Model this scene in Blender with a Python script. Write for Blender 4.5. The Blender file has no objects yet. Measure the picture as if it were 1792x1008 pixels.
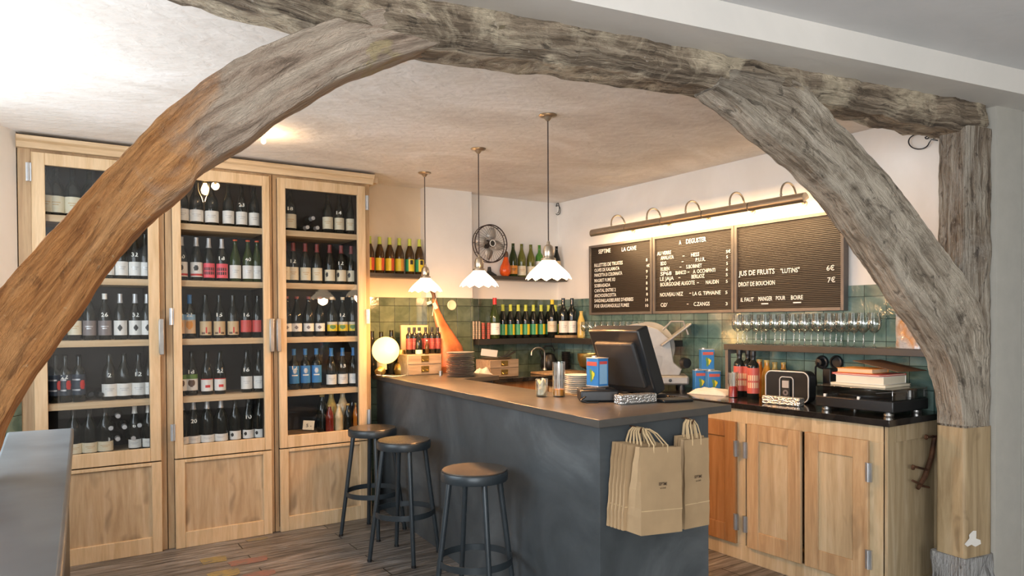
import bpy, math, random
import numpy as np
from mathutils import Vector, noise, Matrix
random.seed(7)
PI=math.pi
sc=bpy.context.scene
COL=sc.collection
# ---------------- camera ----------------
F=1244.;CX=896.;CY=580.;H=1.5
yaw=math.atan(813/1244.);pitch=-math.radians(.75);roll=.0058
v_=Vector((math.sin(yaw),math.cos(yaw),0));r_=Vector((math.cos(yaw),-math.sin(yaw),0));u_=Vector((0,0,1))
fw=v_*math.cos(pitch)+u_*math.sin(pitch);up_=u_*math.cos(pitch)-v_*math.sin(pitch)
RR=r_*math.cos(roll)-up_*math.sin(roll);UU=up_*math.cos(roll)+r_*math.sin(roll)
cam=bpy.data.cameras.new('camera');co=bpy.data.objects.new('camera',cam);COL.objects.link(co)
M=Matrix((RR,UU,-fw)).transposed().to_4x4();M.translation=Vector((0,0,H));co.matrix_world=M
cam.sensor_width=36;cam.lens=F/1792*36;cam.shift_y=(CY-504)/1792;cam.clip_start=.05;cam.clip_end=100
sc.camera=co
sc.cycles.transparent_max_bounces=40;sc.cycles.max_bounces=10
sc.view_settings.view_transform='Standard';sc.view_settings.look='None'
sc.view_settings.exposure=0.3;sc.view_settings.gamma=1;sc.view_settings.use_curve_mapping=False
def at(x,y,X=None,Y=None,z=None):
    k=fw*F+RR*(x-CX)+UU*(CY-y)
    if X is not None:s=X/k.x
    elif Y is not None:s=Y/k.y
    else:s=(z-H)/k.z
    return Vector((k.x*s,k.y*s,k.z*s+H))
# ---------------- world + daylight ----------------
w=bpy.data.worlds.new('world');sc.world=w;w.use_nodes=True
bg=w.node_tree.nodes['Background'];bg.inputs[0].default_value=(.74,.78,.82,1);bg.inputs[1].default_value=.45
def area(name,loc,direction,sx,sy,power,col):
    l=bpy.data.lights.new(name,'AREA');l.shape='RECTANGLE';l.size=sx;l.size_y=sy;l.energy=power;l.color=col
    o=bpy.data.objects.new(name,l);COL.objects.link(o);o.location=loc
    o.rotation_euler=Vector(direction).to_track_quat('-Z','Y').to_euler();return o
area('window_daylight',(-.70,3.50,1.75),(1,.05,.22),1.8,1.25,46,(.84,.92,1.0))
area('shopfront_daylight',(-1.3,-2.85,1.65),(0.38,1,.05),2.0,2.0,125,(.95,.97,1.0))
area('side_window_daylight',(-2.35,-.4,1.6),(1,.45,.1),2.0,1.6,150,(.95,.97,1.0))
# ---------------- material helpers ----------------
class NT:
    def __init__(s,name):
        s.m=bpy.data.materials.new(name);s.m.use_nodes=True;s.n=s.m.node_tree.nodes;s.l=s.m.node_tree.links
        s.b=s.n['Principled BSDF'];s.out=s.n['Material Output']
    def new(s,t,**k):
        n=s.n.new(t)
        for a,v in k.items():
            if hasattr(n,a):setattr(n,a,v)
            else:s.set(n.inputs[a],v)
        return n
    def set(s,i,v):
        if hasattr(v,'is_linked') or isinstance(v,bpy.types.NodeSocket):s.l.new(v,i)
        else:i.default_value=v
    def inp(s,n,k,v):s.set(n.inputs[k],v)
    def coord(s,scale=(1,1,1)):
        t=s.n.new('ShaderNodeTexCoord');m=s.n.new('ShaderNodeMapping');s.l.new(t.outputs['Object'],m.inputs[0]);m.inputs['Scale'].default_value=scale
        return m.outputs[0]
    def noise(s,vec,scale,detail=4,rough=.55,dist=0):
        n=s.n.new('ShaderNodeTexNoise');s.l.new(vec,n.inputs['Vector']);n.inputs['Scale'].default_value=scale
        n.inputs['Detail'].default_value=detail;n.inputs['Roughness'].default_value=rough;n.inputs['Distortion'].default_value=dist
        return n.outputs[0]
    def ramp(s,fac,stops):
        r=s.n.new('ShaderNodeValToRGB');s.l.new(fac,r.inputs[0]);e=r.color_ramp.elements
        while len(e)<len(stops):e.new(.5)
        for q,(p,c) in zip(e,stops):q.position=p;q.color=tuple(c)+(1,) if len(c)==3 else c
        return r.outputs[0]
    def mix(s,f,a,b,bt='MIX'):
        n=s.n.new('ShaderNodeMix');n.data_type='RGBA';n.blend_type=bt
        s.set(n.inputs[0],f);s.set(n.inputs[6],a if not isinstance(a,tuple) else a+(1,));s.set(n.inputs[7],b if not isinstance(b,tuple) else b+(1,))
        return n.outputs[2]
    def bump(s,h,st,dist=.01,normal=None):
        n=s.n.new('ShaderNodeBump');s.l.new(h,n.inputs['Height']);n.inputs['Strength'].default_value=st;n.inputs['Distance'].default_value=dist
        if normal:s.l.new(normal,n.inputs['Normal'])
        return n.outputs[0]
    def fin(s,col=None,rough=None,normal=None,metal=0,**k):
        if col is not None:s.set(s.b.inputs['Base Color'],col if not isinstance(col,tuple) else col+(1,))
        if rough is not None:s.set(s.b.inputs['Roughness'],rough)
        if normal is not None:s.l.new(normal,s.b.inputs['Normal'])
        s.b.inputs['Metallic'].default_value=metal
        for a,v in k.items():s.set(s.b.inputs[a.replace('_',' ')],v)
        return s.m
def flat(name,col,rough=.5,metal=0,var=.06,scale=12,bump=0,**k):
    t=NT(name);c=t.coord();n=t.noise(c,scale,3)
    lo=tuple(max(0,x*(1-var*2)) for x in col);hi=tuple(min(1,x*(1+var*2)) for x in col)
    cc=t.ramp(n,[(.3,lo),(.7,hi)])
    return t.fin(cc,rough,t.bump(n,bump,.01) if bump else None,metal,**k)
def wood(name,c1,c2,c3,axis='z',scale=1.0,rough=.55,planks=0,knots=.0,bump=.12):
    t=NT(name);s=[7*scale]*3;i='xyz'.index(axis);s[i]=.55*scale
    c=t.coord(tuple(s));n=t.noise(c,2.2,6,.6,1.2);n2=t.noise(c,14,4,.6,.3)
    base=t.ramp(n,[(.28,c1),(.5,c2),(.72,c3)])
    fine=t.ramp(n2,[(.3,(.80,.78,.76)),(.6,(1,1,1))])
    col=t.mix(.55,base,fine,'MULTIPLY')
    if knots:
        k=t.noise(t.coord((3,3,1.8)),2.1,2,.5,.6)
        col=t.mix(t.ramp(k,[(.62,(0,0,0)),(.72,(knots,)*3)]),col,tuple(x*.45 for x in c1))
    if planks:
        tc=t.coord();sx=t.n.new('ShaderNodeSeparateXYZ');t.l.new(tc,sx.inputs[0])
        ad=t.n.new('ShaderNodeMath');ad.operation='ADD';t.l.new(sx.outputs[0],ad.inputs[0]);t.l.new(sx.outputs[1],ad.inputs[1])
        mu=t.n.new('ShaderNodeMath');mu.operation='MULTIPLY';t.l.new(ad.outputs[0],mu.inputs[0]);mu.inputs[1].default_value=planks
        fl=t.n.new('ShaderNodeMath');fl.operation='FLOOR';t.l.new(mu.outputs[0],fl.inputs[0])
        wn=t.n.new('ShaderNodeTexWhiteNoise');wn.noise_dimensions='1D';t.l.new(fl.outputs[0],wn.inputs['W'])
        col=t.mix(.8,col,t.ramp(wn.outputs[0],[(0,(.74,.70,.66)),(1,(1.0,1,1))]),'MULTIPLY')
    return t.fin(col,rough,t.bump(n2,bump,.004))
def emit(name,col,st):
    t=NT(name);return t.fin(col,.4,None,0,Emission_Color=col+(1,),Emission_Strength=st)
def thin_glass(name,tint=(1,1,1),boost=0.0,rough=.02,edge=.55,pw=4.):
    t=NT(name);tr=t.n.new('ShaderNodeBsdfTransparent');tr.inputs[0].default_value=tint+(1,)
    gl=t.n.new('ShaderNodeBsdfGlossy');gl.inputs['Roughness'].default_value=rough
    lw=t.n.new('ShaderNodeLayerWeight');lw.inputs[0].default_value=.5
    po=t.n.new('ShaderNodeMath');po.operation='POWER';t.l.new(lw.outputs['Facing'],po.inputs[0]);po.inputs[1].default_value=pw
    ad=t.n.new('ShaderNodeMath');ad.operation='MULTIPLY_ADD';t.l.new(po.outputs[0],ad.inputs[0]);ad.inputs[1].default_value=edge;ad.inputs[2].default_value=boost;ad.use_clamp=True
    mx=t.n.new('ShaderNodeMixShader');t.l.new(ad.outputs[0],mx.inputs[0]);t.l.new(tr.outputs[0],mx.inputs[1]);t.l.new(gl.outputs[0],mx.inputs[2])
    t.l.new(mx.outputs[0],t.out.inputs[0]);return t.m
def plaster(name,c1,c2,c3,sc_=1.2,bump=.25):
    t=NT(name);c=t.coord((1,1.6,1));n=t.noise(c,sc_,6,.6,.8);n2=t.noise(c,9*sc_,4,.5,.4)
    col=t.ramp(n,[(.3,c1),(.5,c2),(.68,c3)])
    mx=t.n.new('ShaderNodeMath');mx.operation='ADD';t.l.new(n,mx.inputs[0]);t.l.new(n2,mx.inputs[1])
    return t.fin(col,.85,t.bump(mx.outputs[0],bump,.02))
def tiles(name,ax,c1,c2,c3):
    t=NT(name);tc=t.coord();s=t.n.new('ShaderNodeSeparateXYZ');t.l.new(tc,s.inputs[0]);cb=t.n.new('ShaderNodeCombineXYZ')
    t.l.new(s.outputs[ax],cb.inputs[0]);t.l.new(s.outputs[2],cb.inputs[1])
    br=t.n.new('ShaderNodeTexBrick');br.offset=0;br.squash=1;t.l.new(cb.outputs[0],br.inputs['Vector'])
    for k,v in (('Scale',1),('Mortar Size',.0022),('Mortar Smooth',.3),('Bias',0),('Brick Width',.137),('Row Height',.137)):br.inputs[k].default_value=v
    br.inputs['Color1'].default_value=(0,0,0,1);br.inputs['Color2'].default_value=(1,1,1,1);br.inputs['Mortar'].default_value=(.5,.5,.5,1)
    n=t.noise(tc,7,4,.6,.8);n3=t.noise(tc,2.2,3,.5,.5)
    col=t.ramp(br.outputs[0],[(0,c1),(.5,c2),(1,c3)])
    col=t.mix(t.ramp(n,[(.35,(0,0,0)),(.75,(.55,.55,.55))]),col,tuple(min(1,x*1.7+.02) for x in c3))
    col=t.mix(br.outputs['Fac'],col,tuple(x*.35 for x in c1))
    h=t.n.new('ShaderNodeMath');h.operation='SUBTRACT';t.l.new(n3,h.inputs[0]);t.l.new(br.outputs['Fac'],h.inputs[1])
    # every tile tilts a little
    h2=t.n.new('ShaderNodeMath');h2.operation='MULTIPLY_ADD';t.l.new(br.outputs[0],h2.inputs[0]);h2.inputs[1].default_value=.5;t.l.new(h.outputs[0],h2.inputs[2])
    h3=t.n.new('ShaderNodeMath');h3.operation='MULTIPLY_ADD';t.l.new(n,h3.inputs[0]);h3.inputs[1].default_value=.6;t.l.new(h2.outputs[0],h3.inputs[2])
    return t.fin(col,t.ramp(n,[(.3,(.08,)*3),(.7,(.22,)*3)]),t.bump(h3.outputs[0],.35,.02),0,Coat_Weight=.5)
MT={}
MT['oak']=wood('oak',(.52,.35,.18),(.63,.45,.26),(.70,.53,.33),'z')
MT['oak_panel']=wood('oak_panel',(.46,.31,.17),(.60,.44,.26),(.70,.54,.36),'z',1.0,planks=7.3,knots=.6)
MT['oak_h']=wood('oak_h',(.50,.34,.18),(.61,.44,.26),(.68,.52,.33),'x')
MT['oak_warm']=wood('oak_warm',(.34,.20,.10),(.48,.32,.17),(.58,.42,.25),'z',knots=.3)
MT['oak_orange']=wood('oak_orange',(.24,.10,.03),(.34,.16,.055),(.42,.22,.09),'z')
MT['oak_pale']=wood('oak_pale',(.44,.33,.19),(.56,.44,.27),(.66,.55,.38),'z',planks=9.,knots=.5)
MT['oak_grey']=wood('oak_grey',(.26,.20,.11),(.38,.29,.17),(.47,.38,.25),'z')
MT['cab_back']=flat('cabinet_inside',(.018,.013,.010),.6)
MT['ceil']=plaster('ceiling_plaster',(.66,.60,.54),(.77,.72,.66),(.86,.82,.78),1.5,.35)
MT['ceil_grey']=plaster('grey_ceiling_paint',(.60,.61,.61),(.67,.67,.67),(.72,.72,.71),.8,.1)
MT['soffit']=plaster('soffit_plaster',(.60,.58,.54),(.66,.63,.58),(.72,.69,.64),.8,.1)
MT['wall']=plaster('wall_plaster',(.78,.74,.69),(.83,.80,.75),(.87,.84,.80),.8,.08)
MT['wall_cream']=plaster('cream_wall_plaster',(.66,.54,.38),(.72,.60,.44),(.76,.65,.49),.8,.08)
MT['tile_y']=tiles('green_glazed_tiles',1,(.05,.105,.095),(.085,.155,.14),(.14,.22,.195))
MT['tile_x']=tiles('warm_lit_glazed_tiles',0,(.045,.068,.045),(.07,.10,.066),(.11,.14,.095))  # back-wall tiles: warm lamplight put into the tile colour as an olive tint
MT['panel']=flat('grey_panel_paint',(.40,.385,.34),.6,var=.02)
MT['bar']=None
t=NT('bar_concrete');c=t.coord();n=t.noise(c,1.6,6,.6,.9);n2=t.noise(c,30,4)
MT['bar']=t.fin(t.ramp(n,[(.3,(.036,.044,.049)),(.52,(.062,.073,.080)),(.72,(.125,.14,.148))]),.52,t.bump(n2,.08,.005))
t=NT('bar_top');c=t.coord();n=t.noise(c,3,6,.6,.5)
MT['bartop']=t.fin(t.ramp(n,[(.3,(.048,.045,.041)),(.7,(.082,.076,.068))]),t.ramp(n,[(.3,(.3,)*3),(.7,(.42,)*3)]),t.bump(n,.05,.005))
MT['bartop_edge']=flat('bar_edge',(.07,.085,.095),.45)
MT['slate']=flat('black_stone',(.018,.016,.015),.12,var=.2)
MT['black']=flat('black_plastic',(.012,.013,.014),.35)
MT['blackmat']=flat('black_matt',(.02,.019,.018),.6)
MT['stoolmetal']=flat('stool_paint',(.035,.045,.052),.38,.3)
t=NT('stool_seat');c=t.coord();n=t.noise(c,5,4)
MT['seat']=t.fin(t.ramp(n,[(.3,(.06,.05,.04)),(.7,(.10,.08,.06))]),.27,t.bump(n,.05,.01))
MT['steel']=flat('steel',(.42,.41,.39),.36,1)
MT['satin']=flat('satin_aluminium',(.34,.33,.31),.5,.55)
MT['zinc']=flat('zinc',(.50,.52,.54),.4,.8)
MT['brass']=flat('aged_brass',(.42,.30,.10),.3,.9)
MT['brasslight']=flat('brushed_nickel',(.52,.44,.34),.3,.9)
MT['iron']=flat('rusty_iron',(.10,.045,.022),.7,.4,.3)
MT['cord']=flat('brown_cord',(.045,.025,.02),.7)
MT['darkshelf']=flat('dark_steel_shelf',(.05,.043,.036),.4)
MT['greyframe']=flat('grey_metal_frame',(.16,.14,.125),.45,.4)
MT['white']=flat('white_ceramic',(.78,.76,.71),.25,var=.01)
MT['letter']=flat('white_lettering',(.85,.85,.80),.5,var=.01)
MT['paper']=flat('cream_paper',(.70,.64,.50),.6,var=.02)
MT['cloth']=flat('white_cloth',(.70,.64,.57),.85,var=.04,bump=.3)
t=NT('letter_board');c=t.coord();wv=t.n.new('ShaderNodeTexWave');wv.bands_direction='Z';wv.inputs['Scale'].default_value=26;t.l.new(c,wv.inputs[0])
MT['board']=t.fin(t.ramp(wv.outputs[1],[(0,(.010,.007,.005)),(.5,(.030,.021,.014))]),.5,t.bump(wv.outputs[1],.5,.004))
# floor
t=NT('weathered_floor');tc=t.coord();br=t.n.new('ShaderNodeTexBrick');br.offset=.37;t.l.new(tc,br.inputs['Vector'])
for k,v in (('Scale',1),('Mortar Size',.004),('Brick Width',1.7),('Row Height',.145)):br.inputs[k].default_value=v
br.inputs['Color1'].default_value=(0,0,0,1);br.inputs['Color2'].default_value=(1,1,1,1)
g=t.noise(t.coord((1.2,14,1)),2.2,7,.68,.8);g2=t.noise(t.coord((.8,2,1)),2.1,5,.6,.5)
col=t.ramp(g,[(.30,(.045,.038,.032)),(.45,(.13,.118,.105)),(.57,(.23,.215,.20)),(.72,(.40,.39,.375))])
col=t.mix(.6,col,t.ramp(br.outputs[0],[(0,(.6,.58,.56)),(1,(1.1,1.1,1.1))]),'MULTIPLY')
col=t.mix(t.ramp(g2,[(.5,(0,0,0)),(.75,(.55,)*3)]),col,(.05,.038,.03))
col=t.mix(br.outputs['Fac'],col,(.012,.01,.008))
MT['floor']=t.fin(col,.45,t.bump(g,.35,.008))
# aged beams: grain follows the timber through the UV map (u = along, v = around, in metres)
def beam_mat(name,pal,light,pl,lo=(.55,.48,.40),holes=.7,grain=1.0):
    t=NT(name);tc=t.n.new('ShaderNodeTexCoord')
    def uv(su,sv):
        m=t.n.new('ShaderNodeMapping');t.l.new(tc.outputs['UV'],m.inputs[0]);m.inputs['Scale'].default_value=(su,sv,1);return m.outputs[0]
    g=t.noise(uv(2.2,26*grain),1.0,7,.62,.6);f=t.noise(uv(9,120*grain),1.0,4,.6,.3);c0=t.coord()
    b=t.noise(c0,3.2,7,.68,.6);sp=t.noise(c0,55,3,.6);pt=t.noise(uv(10,24),1.0,5,.65,.8)
    col=t.ramp(g,[(.30,pal[0]),(.44,pal[1]),(.56,pal[2]),(.72,pal[3])])
    col=t.mix(.6,col,t.ramp(f,[(.35,(.55,.52,.50)),(.6,(1.15,1.15,1.15))]),'MULTIPLY')
    col=t.mix(t.ramp(b,[(.47,(0,0,0)),(.60,(pl,)*3)]),col,light)
    col=t.mix(t.ramp(sp,[(.66,(0,0,0)),(.74,(.7,)*3)]),col,lo)
    hm=t.ramp(pt,[(.34,(holes,)*3),(.42,(0,0,0))])
    col=t.mix(hm,col,tuple(x*.5 for x in pal[0]))
    h=t.n.new('ShaderNodeMath');h.operation='ADD';t.l.new(g,h.inputs[0]);t.l.new(pt,h.inputs[1])
    h2=t.n.new('ShaderNodeMath');h2.operation='MULTIPLY_ADD';t.l.new(f,h2.inputs[0]);h2.inputs[1].default_value=.4;t.l.new(h.outputs[0],h2.inputs[2])
    return t,col,t.bump(h2.outputs[0],1.0,.035)
t,colA,nb=beam_mat('stripped_oak_brace',[(.20,.07,.022),(.52,.225,.068),(.68,.33,.12),(.76,.42,.19)],(.72,.37,.15),.6,(.66,.44,.24),.5)
t2=t;tc=t.n.new('ShaderNodeTexCoord');mp=t.n.new('ShaderNodeMapping');t.l.new(tc.outputs['UV'],mp.inputs[0]);mp.inputs['Scale'].default_value=(2.4,20,1)
colB=t.ramp(t.noise(mp.outputs[0],1.0,7,.66,.7),[(.30,(.13,.09,.06)),(.43,(.42,.32,.24)),(.56,(.56,.46,.36)),(.72,(.66,.56,.45))])
c0=t.coord();colB=t.mix(t.ramp(t.noise(c0,5,4,.6,.7),[(.62,(0,0,0)),(.66,(.6,.6,.6))]),colB,(.50,.41,.20))
g=t.noise(c0,4.0,6,.6,.9)
sx=t.n.new('ShaderNodeSeparateXYZ');t.l.new(c0,sx.inputs[0])
mr=t.n.new('ShaderNodeMath');mr.operation='MULTIPLY_ADD';t.l.new(g,mr.inputs[0]);mr.inputs[1].default_value=1.0;t.l.new(sx.outputs[0],mr.inputs[2])
fac=t.ramp(mr.outputs[0],[(.72,(0,0,0)),(1.25,(1,1,1))])
MT['beamL']=t.fin(t.mix(fac,colA,colB),.85,nb)
t,col,nb=beam_mat('grey_weathered_oak',[(.11,.085,.06),(.26,.215,.16),(.41,.355,.28),(.54,.48,.40)],(.52,.46,.37),.65);MT['beamR']=t.fin(col,.9,nb)
t,col,nb=beam_mat('plate_oak',[(.055,.04,.027),(.18,.135,.09),(.35,.28,.20),(.52,.44,.33)],(.68,.58,.42),.8);MT['plate']=t.fin(col,.9,nb)
t,col,nb=beam_mat('post_oak',[(.07,.045,.03),(.22,.17,.12),(.38,.33,.26),(.54,.49,.41)],(.44,.40,.34),.6);MT['post']=t.fin(col,.9,nb)
t,col,nb=beam_mat('footing_stone',[(.20,.19,.18),(.34,.34,.33),(.42,.42,.41),(.55,.55,.54)],(.5,.5,.5),.5);MT['stone']=t.fin(col,.95,nb)
MT['plankbase']=wood('repair_oak',(.24,.16,.08),(.38,.28,.155),(.47,.36,.22),'z',.8,knots=.9,bump=.4)
MT['pane']=thin_glass('window_glass',(.93,.94,.94),0.03,.01,.45)
MT['goblet']=thin_glass('wine_glass',(.95,.97,.96),.11,.08,.95,1.7)
MT['lid']=thin_glass('dust_cover',(.62,.62,.62),.26,.08,.6)
MT['kraft']=flat('kraft_paper',(.38,.26,.14),.75,var=.05,scale=6,bump=.15)
MT['kraftdark']=flat('brown_print',(.05,.03,.02),.7)
MT['kraftcord']=flat('kraft_twist',(.55,.40,.22),.7)
MT['shade']=emit('lit_opal_glass',(1.0,.82,.58),2.6)
MT['globe']=emit('lit_globe',(1.0,.66,.20),2.2)
MT['bulb']=emit('lit_bulb',(1.0,.62,.25),9)
MT['tubelit']=emit('lit_tube',(1.0,.74,.42),5)
def glassy(name,col,rough=.05):return flat(name,col,rough,0,.1,Specular_IOR_Level=.45)
MT['g_dark']=glassy('dark_bottle_glass',(.010,.012,.010))
MT['g_green']=glassy('green_bottle_glass',(.028,.045,.012))
MT['g_olive']=glassy('olive_bottle_glass',(.12,.12,.02))
MT['g_bright']=glassy('bright_green_glass',(.06,.20,.03))
MT['g_brown']=glassy('brown_bottle_glass',(.06,.03,.008))
MT['g_amber']=glassy('amber_juice',(.50,.22,.03));MT['g_yellow']=glassy('yellow_juice',(.55,.40,.12));MT['g_pale']=glassy('pale_juice',(.62,.50,.30))
MT['g_red']=glassy('red_juice',(.16,.02,.012));MT['g_orange']=glassy('orange_juice',(.52,.16,.02))
for n_,c_ in dict(dred=(.20,.04,.04),cream=(.72,.66,.50),whitel=(.78,.77,.74),pink=(.80,.10,.14),redl=(.62,.08,.07),greyl=(.20,.17,.17),blue=(.03,.19,.48),navy=(.02,.035,.06),orange=(.75,.30,.04),yellow=(.80,.60,.03),
    green=(.03,.28,.12),dark=(.02,.02,.02),gold=(.45,.33,.10),red=(.60,.03,.03),tan=(.60,.45,.26),peach=(.72,.50,.30),lime=(.55,.62,.08),sky=(.25,.45,.65),silver=(.55,.55,.56),rust=(.65,.08,.02),coral=(.55,.10,.07),brown=(.12,.06,.03),leaf=(.12,.25,.05)).items():
    MT['c_'+n_]=flat('paint_'+n_,c_,.45,.6 if n_=='silver' else 0,.03)
# ---------------- mesh builder ----------------
class MB:
    def __init__(s):s.v=[];s.f=[];s.mi=[]
    def add(s,vs,fs,m=0):
        o=len(s.v);s.v+= [tuple(p) for p in vs];s.f+=[tuple(i+o for i in f) for f in fs];s.mi+=[m]*len(fs);return s
    def box(s,x0,x1,y0,y1,z0,z1,m=0):
        v=[(x,y,z) for z in (z0,z1) for x,y in ((x0,y0),(x1,y0),(x1,y1),(x0,y1))]
        return s.add(v,[(3,2,1,0),(4,5,6,7),(0,1,5,4),(1,2,6,5),(2,3,7,6),(3,0,4,7)],m)
    def obox(s,c,ex,ey,ez,hx,hy,hz,m=0):
        c=Vector(c);ex=Vector(ex).normalized()*hx;ey=Vector(ey).normalized()*hy;ez=Vector(ez).normalized()*hz
        v=[c+ex*a+ey*b+ez*d for d in (-1,1) for a,b in ((-1,-1),(1,-1),(1,1),(-1,1))]
        return s.add(v,[(3,2,1,0),(4,5,6,7),(0,1,5,4),(1,2,6,5),(2,3,7,6),(3,0,4,7)],m)
    def prism(s,poly,z0,z1,m=0):
        n=len(poly);v=[(x,y,z0) for x,y in poly]+[(x,y,z1) for x,y in poly]
        return s.add(v,[tuple(range(n-1,-1,-1)),tuple(range(n,2*n))]+[(i,(i+1)%n,n+(i+1)%n,n+i) for i in range(n)],m)
    def lathe(s,prof,c=(0,0,0),seg=20,m=0,axis=None,cap=True,scal=None):
        c=Vector(c);q=Vector((0,0,1)).rotation_difference(Vector(axis)) if axis is not None else None
        v=[]
        for r,z in prof:
            for k in range(seg):
                a=2*PI*k/seg;p=Vector((r*math.cos(a),r*math.sin(a),z))
                if scal:p=scal(p,a)
                if q:p=q@p
                v.append(c+p)
        n=len(prof);f=[(i*seg+k,i*seg+(k+1)%seg,(i+1)*seg+(k+1)%seg,(i+1)*seg+k) for i in range(n-1) for k in range(seg)]
        if cap:f+=[tuple(range(seg-1,-1,-1)),tuple((n-1)*seg+k for k in range(seg))]
        return s.add(v,f,m)
    def tube(s,pts,r,seg=8,m=0,closed=False):
        pts=[Vector(p) for p in pts];n=len(pts);v=[]
        rr=r if isinstance(r,(list,tuple)) else [r]*n
        prev=None
        for i,p in enumerate(pts):
            a=pts[(i-1)%n] if (closed or i>0) else p;b=pts[(i+1)%n] if (closed or i<n-1) else p
            t=(b-a).normalized()
            if prev is None:
                x=t.orthogonal().normalized()
            else:
                x=(prev-t*prev.dot(t)).normalized()
            prev=x;y=t.cross(x)
            for k in range(seg):
                an=2*PI*k/seg;v.append(p+(x*math.cos(an)+y*math.sin(an))*rr[i])
        m_=n if closed else n-1
        f=[(i*seg+k,i*seg+(k+1)%seg,((i+1)%n)*seg+(k+1)%seg,((i+1)%n)*seg+k) for i in range(m_) for k in range(seg)]
        if not closed:f+=[tuple(range(seg-1,-1,-1)),tuple((n-1)*seg+k for k in range(seg))]
        return s.add(v,f,m)
    def sphere(s,c,r,seg=20,rings=12,m=0,sz=1):
        return s.lathe([(max(.0004,r*math.sin(PI*i/rings)),-r*sz*math.cos(PI*i/rings)) for i in range(rings+1)],c,seg,m)
    def mesh(s,name,mats,smooth=True,ang=35):
        me=bpy.data.meshes.new(name);me.from_pydata(s.v,[],s.f)
        if getattr(s,'uv',None):
            ul=me.uv_layers.new(name='UVMap');li=0
            for fi,f in enumerate(s.f):
                us=[s.uv[i] for i in f];mv=max(u[1] for u in us)
                for u in us:
                    vv=u[1]
                    if mv-vv>s.per*.5:vv+=s.per
                    ul.data[li].uv=(u[0],vv);li+=1
        for m in (mats if isinstance(mats,(list,tuple)) else [mats]):me.materials.append(MT[m] if isinstance(m,str) else m)
        me.polygons.foreach_set('material_index',s.mi)
        me.update()
        if smooth:
            me.polygons.foreach_set('use_smooth',[True]*len(s.f));me.set_sharp_from_angle(angle=math.radians(ang))
        return me
    def build(s,name,mats,parent=None,world=False,loc=None,bevel=0,**k):
        if world and (parent is not None or loc is not None):
            o=Vector((0,0,0));p=parent
            while p is not None:o+=p.location;p=p.parent
            if loc is not None:o=o+Vector(loc) if parent is not None else Vector(loc)
            s.v=[tuple(Vector(q)-o) for q in s.v]
        ob=bpy.data.objects.new(name,s.mesh(name,mats,**k));COL.objects.link(ob)
        if parent is not None:ob.parent=parent
        if loc is not None:ob.location=loc
        if bevel:
            b=ob.modifiers.new('bevel','BEVEL');b.width=bevel;b.segments=2;b.limit_method='ANGLE'
        return ob
def tag(o,label,cat,group=None,kind=None):
    if label:o['label']=label
    if cat:o['category']=cat
    if group:o['group']=group
    if kind:o['kind']=kind
    return o
def thing(name,loc,label,cat,group=None,rz=0):
    o=bpy.data.objects.new(name,None);COL.objects.link(o);o.location=loc;o.rotation_euler=(0,0,rz);o.empty_display_size=.05
    return tag(o,label,cat,group)
def struct(o):o['kind']='structure';return o
def copyo(o,parent=None,loc=None,rz=None):
    c=o.copy();COL.objects.link(c)
    if parent is not None:c.parent=parent
    if loc is not None:c.location=loc
    if rz is not None:c.rotation_euler=(0,0,rz)
    return c
TXT={}
def textmesh(s):
    if s in TXT:return TXT[s]
    cu=bpy.data.curves.new('t','FONT');cu.body=s;cu.size=1;cu.resolution_u=2;cu.offset=.012
    ob=bpy.data.objects.new('t',cu);COL.objects.link(ob);dg=bpy.context.evaluated_depsgraph_get();dg.update()
    me=bpy.data.meshes.new_from_object(ob.evaluated_get(dg))
    v=np.array([p.co[:] for p in me.vertices]);f=[tuple(p.vertices) for p in me.polygons]
    bpy.data.objects.remove(ob);bpy.data.curves.remove(cu);bpy.data.meshes.remove(me)
    TXT[s]=(v,f);return TXT[s]
def put_text(mb,s,o,right,up,width=None,height=.03,m=0):
    """o = lower-left corner of the text box; height = capital height"""
    v,f=textmesh(s);o=Vector(o);right=Vector(right);up=Vector(up)
    x0,x1=v[:,0].min(),v[:,0].max();sy=height/.69
    sx=(width/(x1-x0)) if width else sy
    mb.add([o+right*((p[0]-x0)*sx)+up*(p[1]*sy) for p in v],f,m)
# ================= STRUCTURE =================
CZ=2.66
struct(MB().box(-2.6,4.6,-3.1,5.8,-.05,0).build('floor','floor'))
CEIL_TODO=1
# back wall: cream plaster over glazed tiles
mb=MB();mb.box(-.3,2.72,5.60,5.75,1.715,CZ+.05,0).box(2.72,3.175,5.5,5.75,1.715,CZ+.05,1).box(3.175,4.4,5.6,5.75,1.715,CZ+.05,1)
struct(mb.build('wall_back',['wall_cream','wall']))
mb=MB();mb.box(-.3,2.72,5.59,5.75,0,1.715).box(2.72,3.175,5.49,5.75,0,1.715).box(3.175,4.4,5.59,5.75,0,1.715)
struct(mb.build('trim_1','tile_x'))
struct(MB().box(4.2,4.35,1.9,5.8,1.715,CZ+.05).build('wall_right','wall'))
struct(MB().box(4.19,4.35,1.9,5.8,0,1.715).build('trim_2','tile_y'))
LW=[(-.145,5.2),(-.45,4.7),(-.95,4.7),(-.95,5.8),(-.145,5.8)]
struct(MB().prism(LW,1.715,CZ+.05).build('wall_left','wall',smooth=False))
struct(MB().prism([(-.135,5.195),(-.445,4.687),(-.95,4.687),(-.95,5.8),(-.135,5.8)],0,1.715).build('trim_3','tile_y',smooth=False))
struct(MB().box(-.95,-.80,.6,4.7,0,1.05).box(-.95,-.80,.6,4.7,2.45,CZ+.05).box(-.95,-.80,.6,2.3,1.05,2.45).box(-.95,-.80,4.4,4.7,1.05,2.45).build('wall_window_side','wall'))
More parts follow.
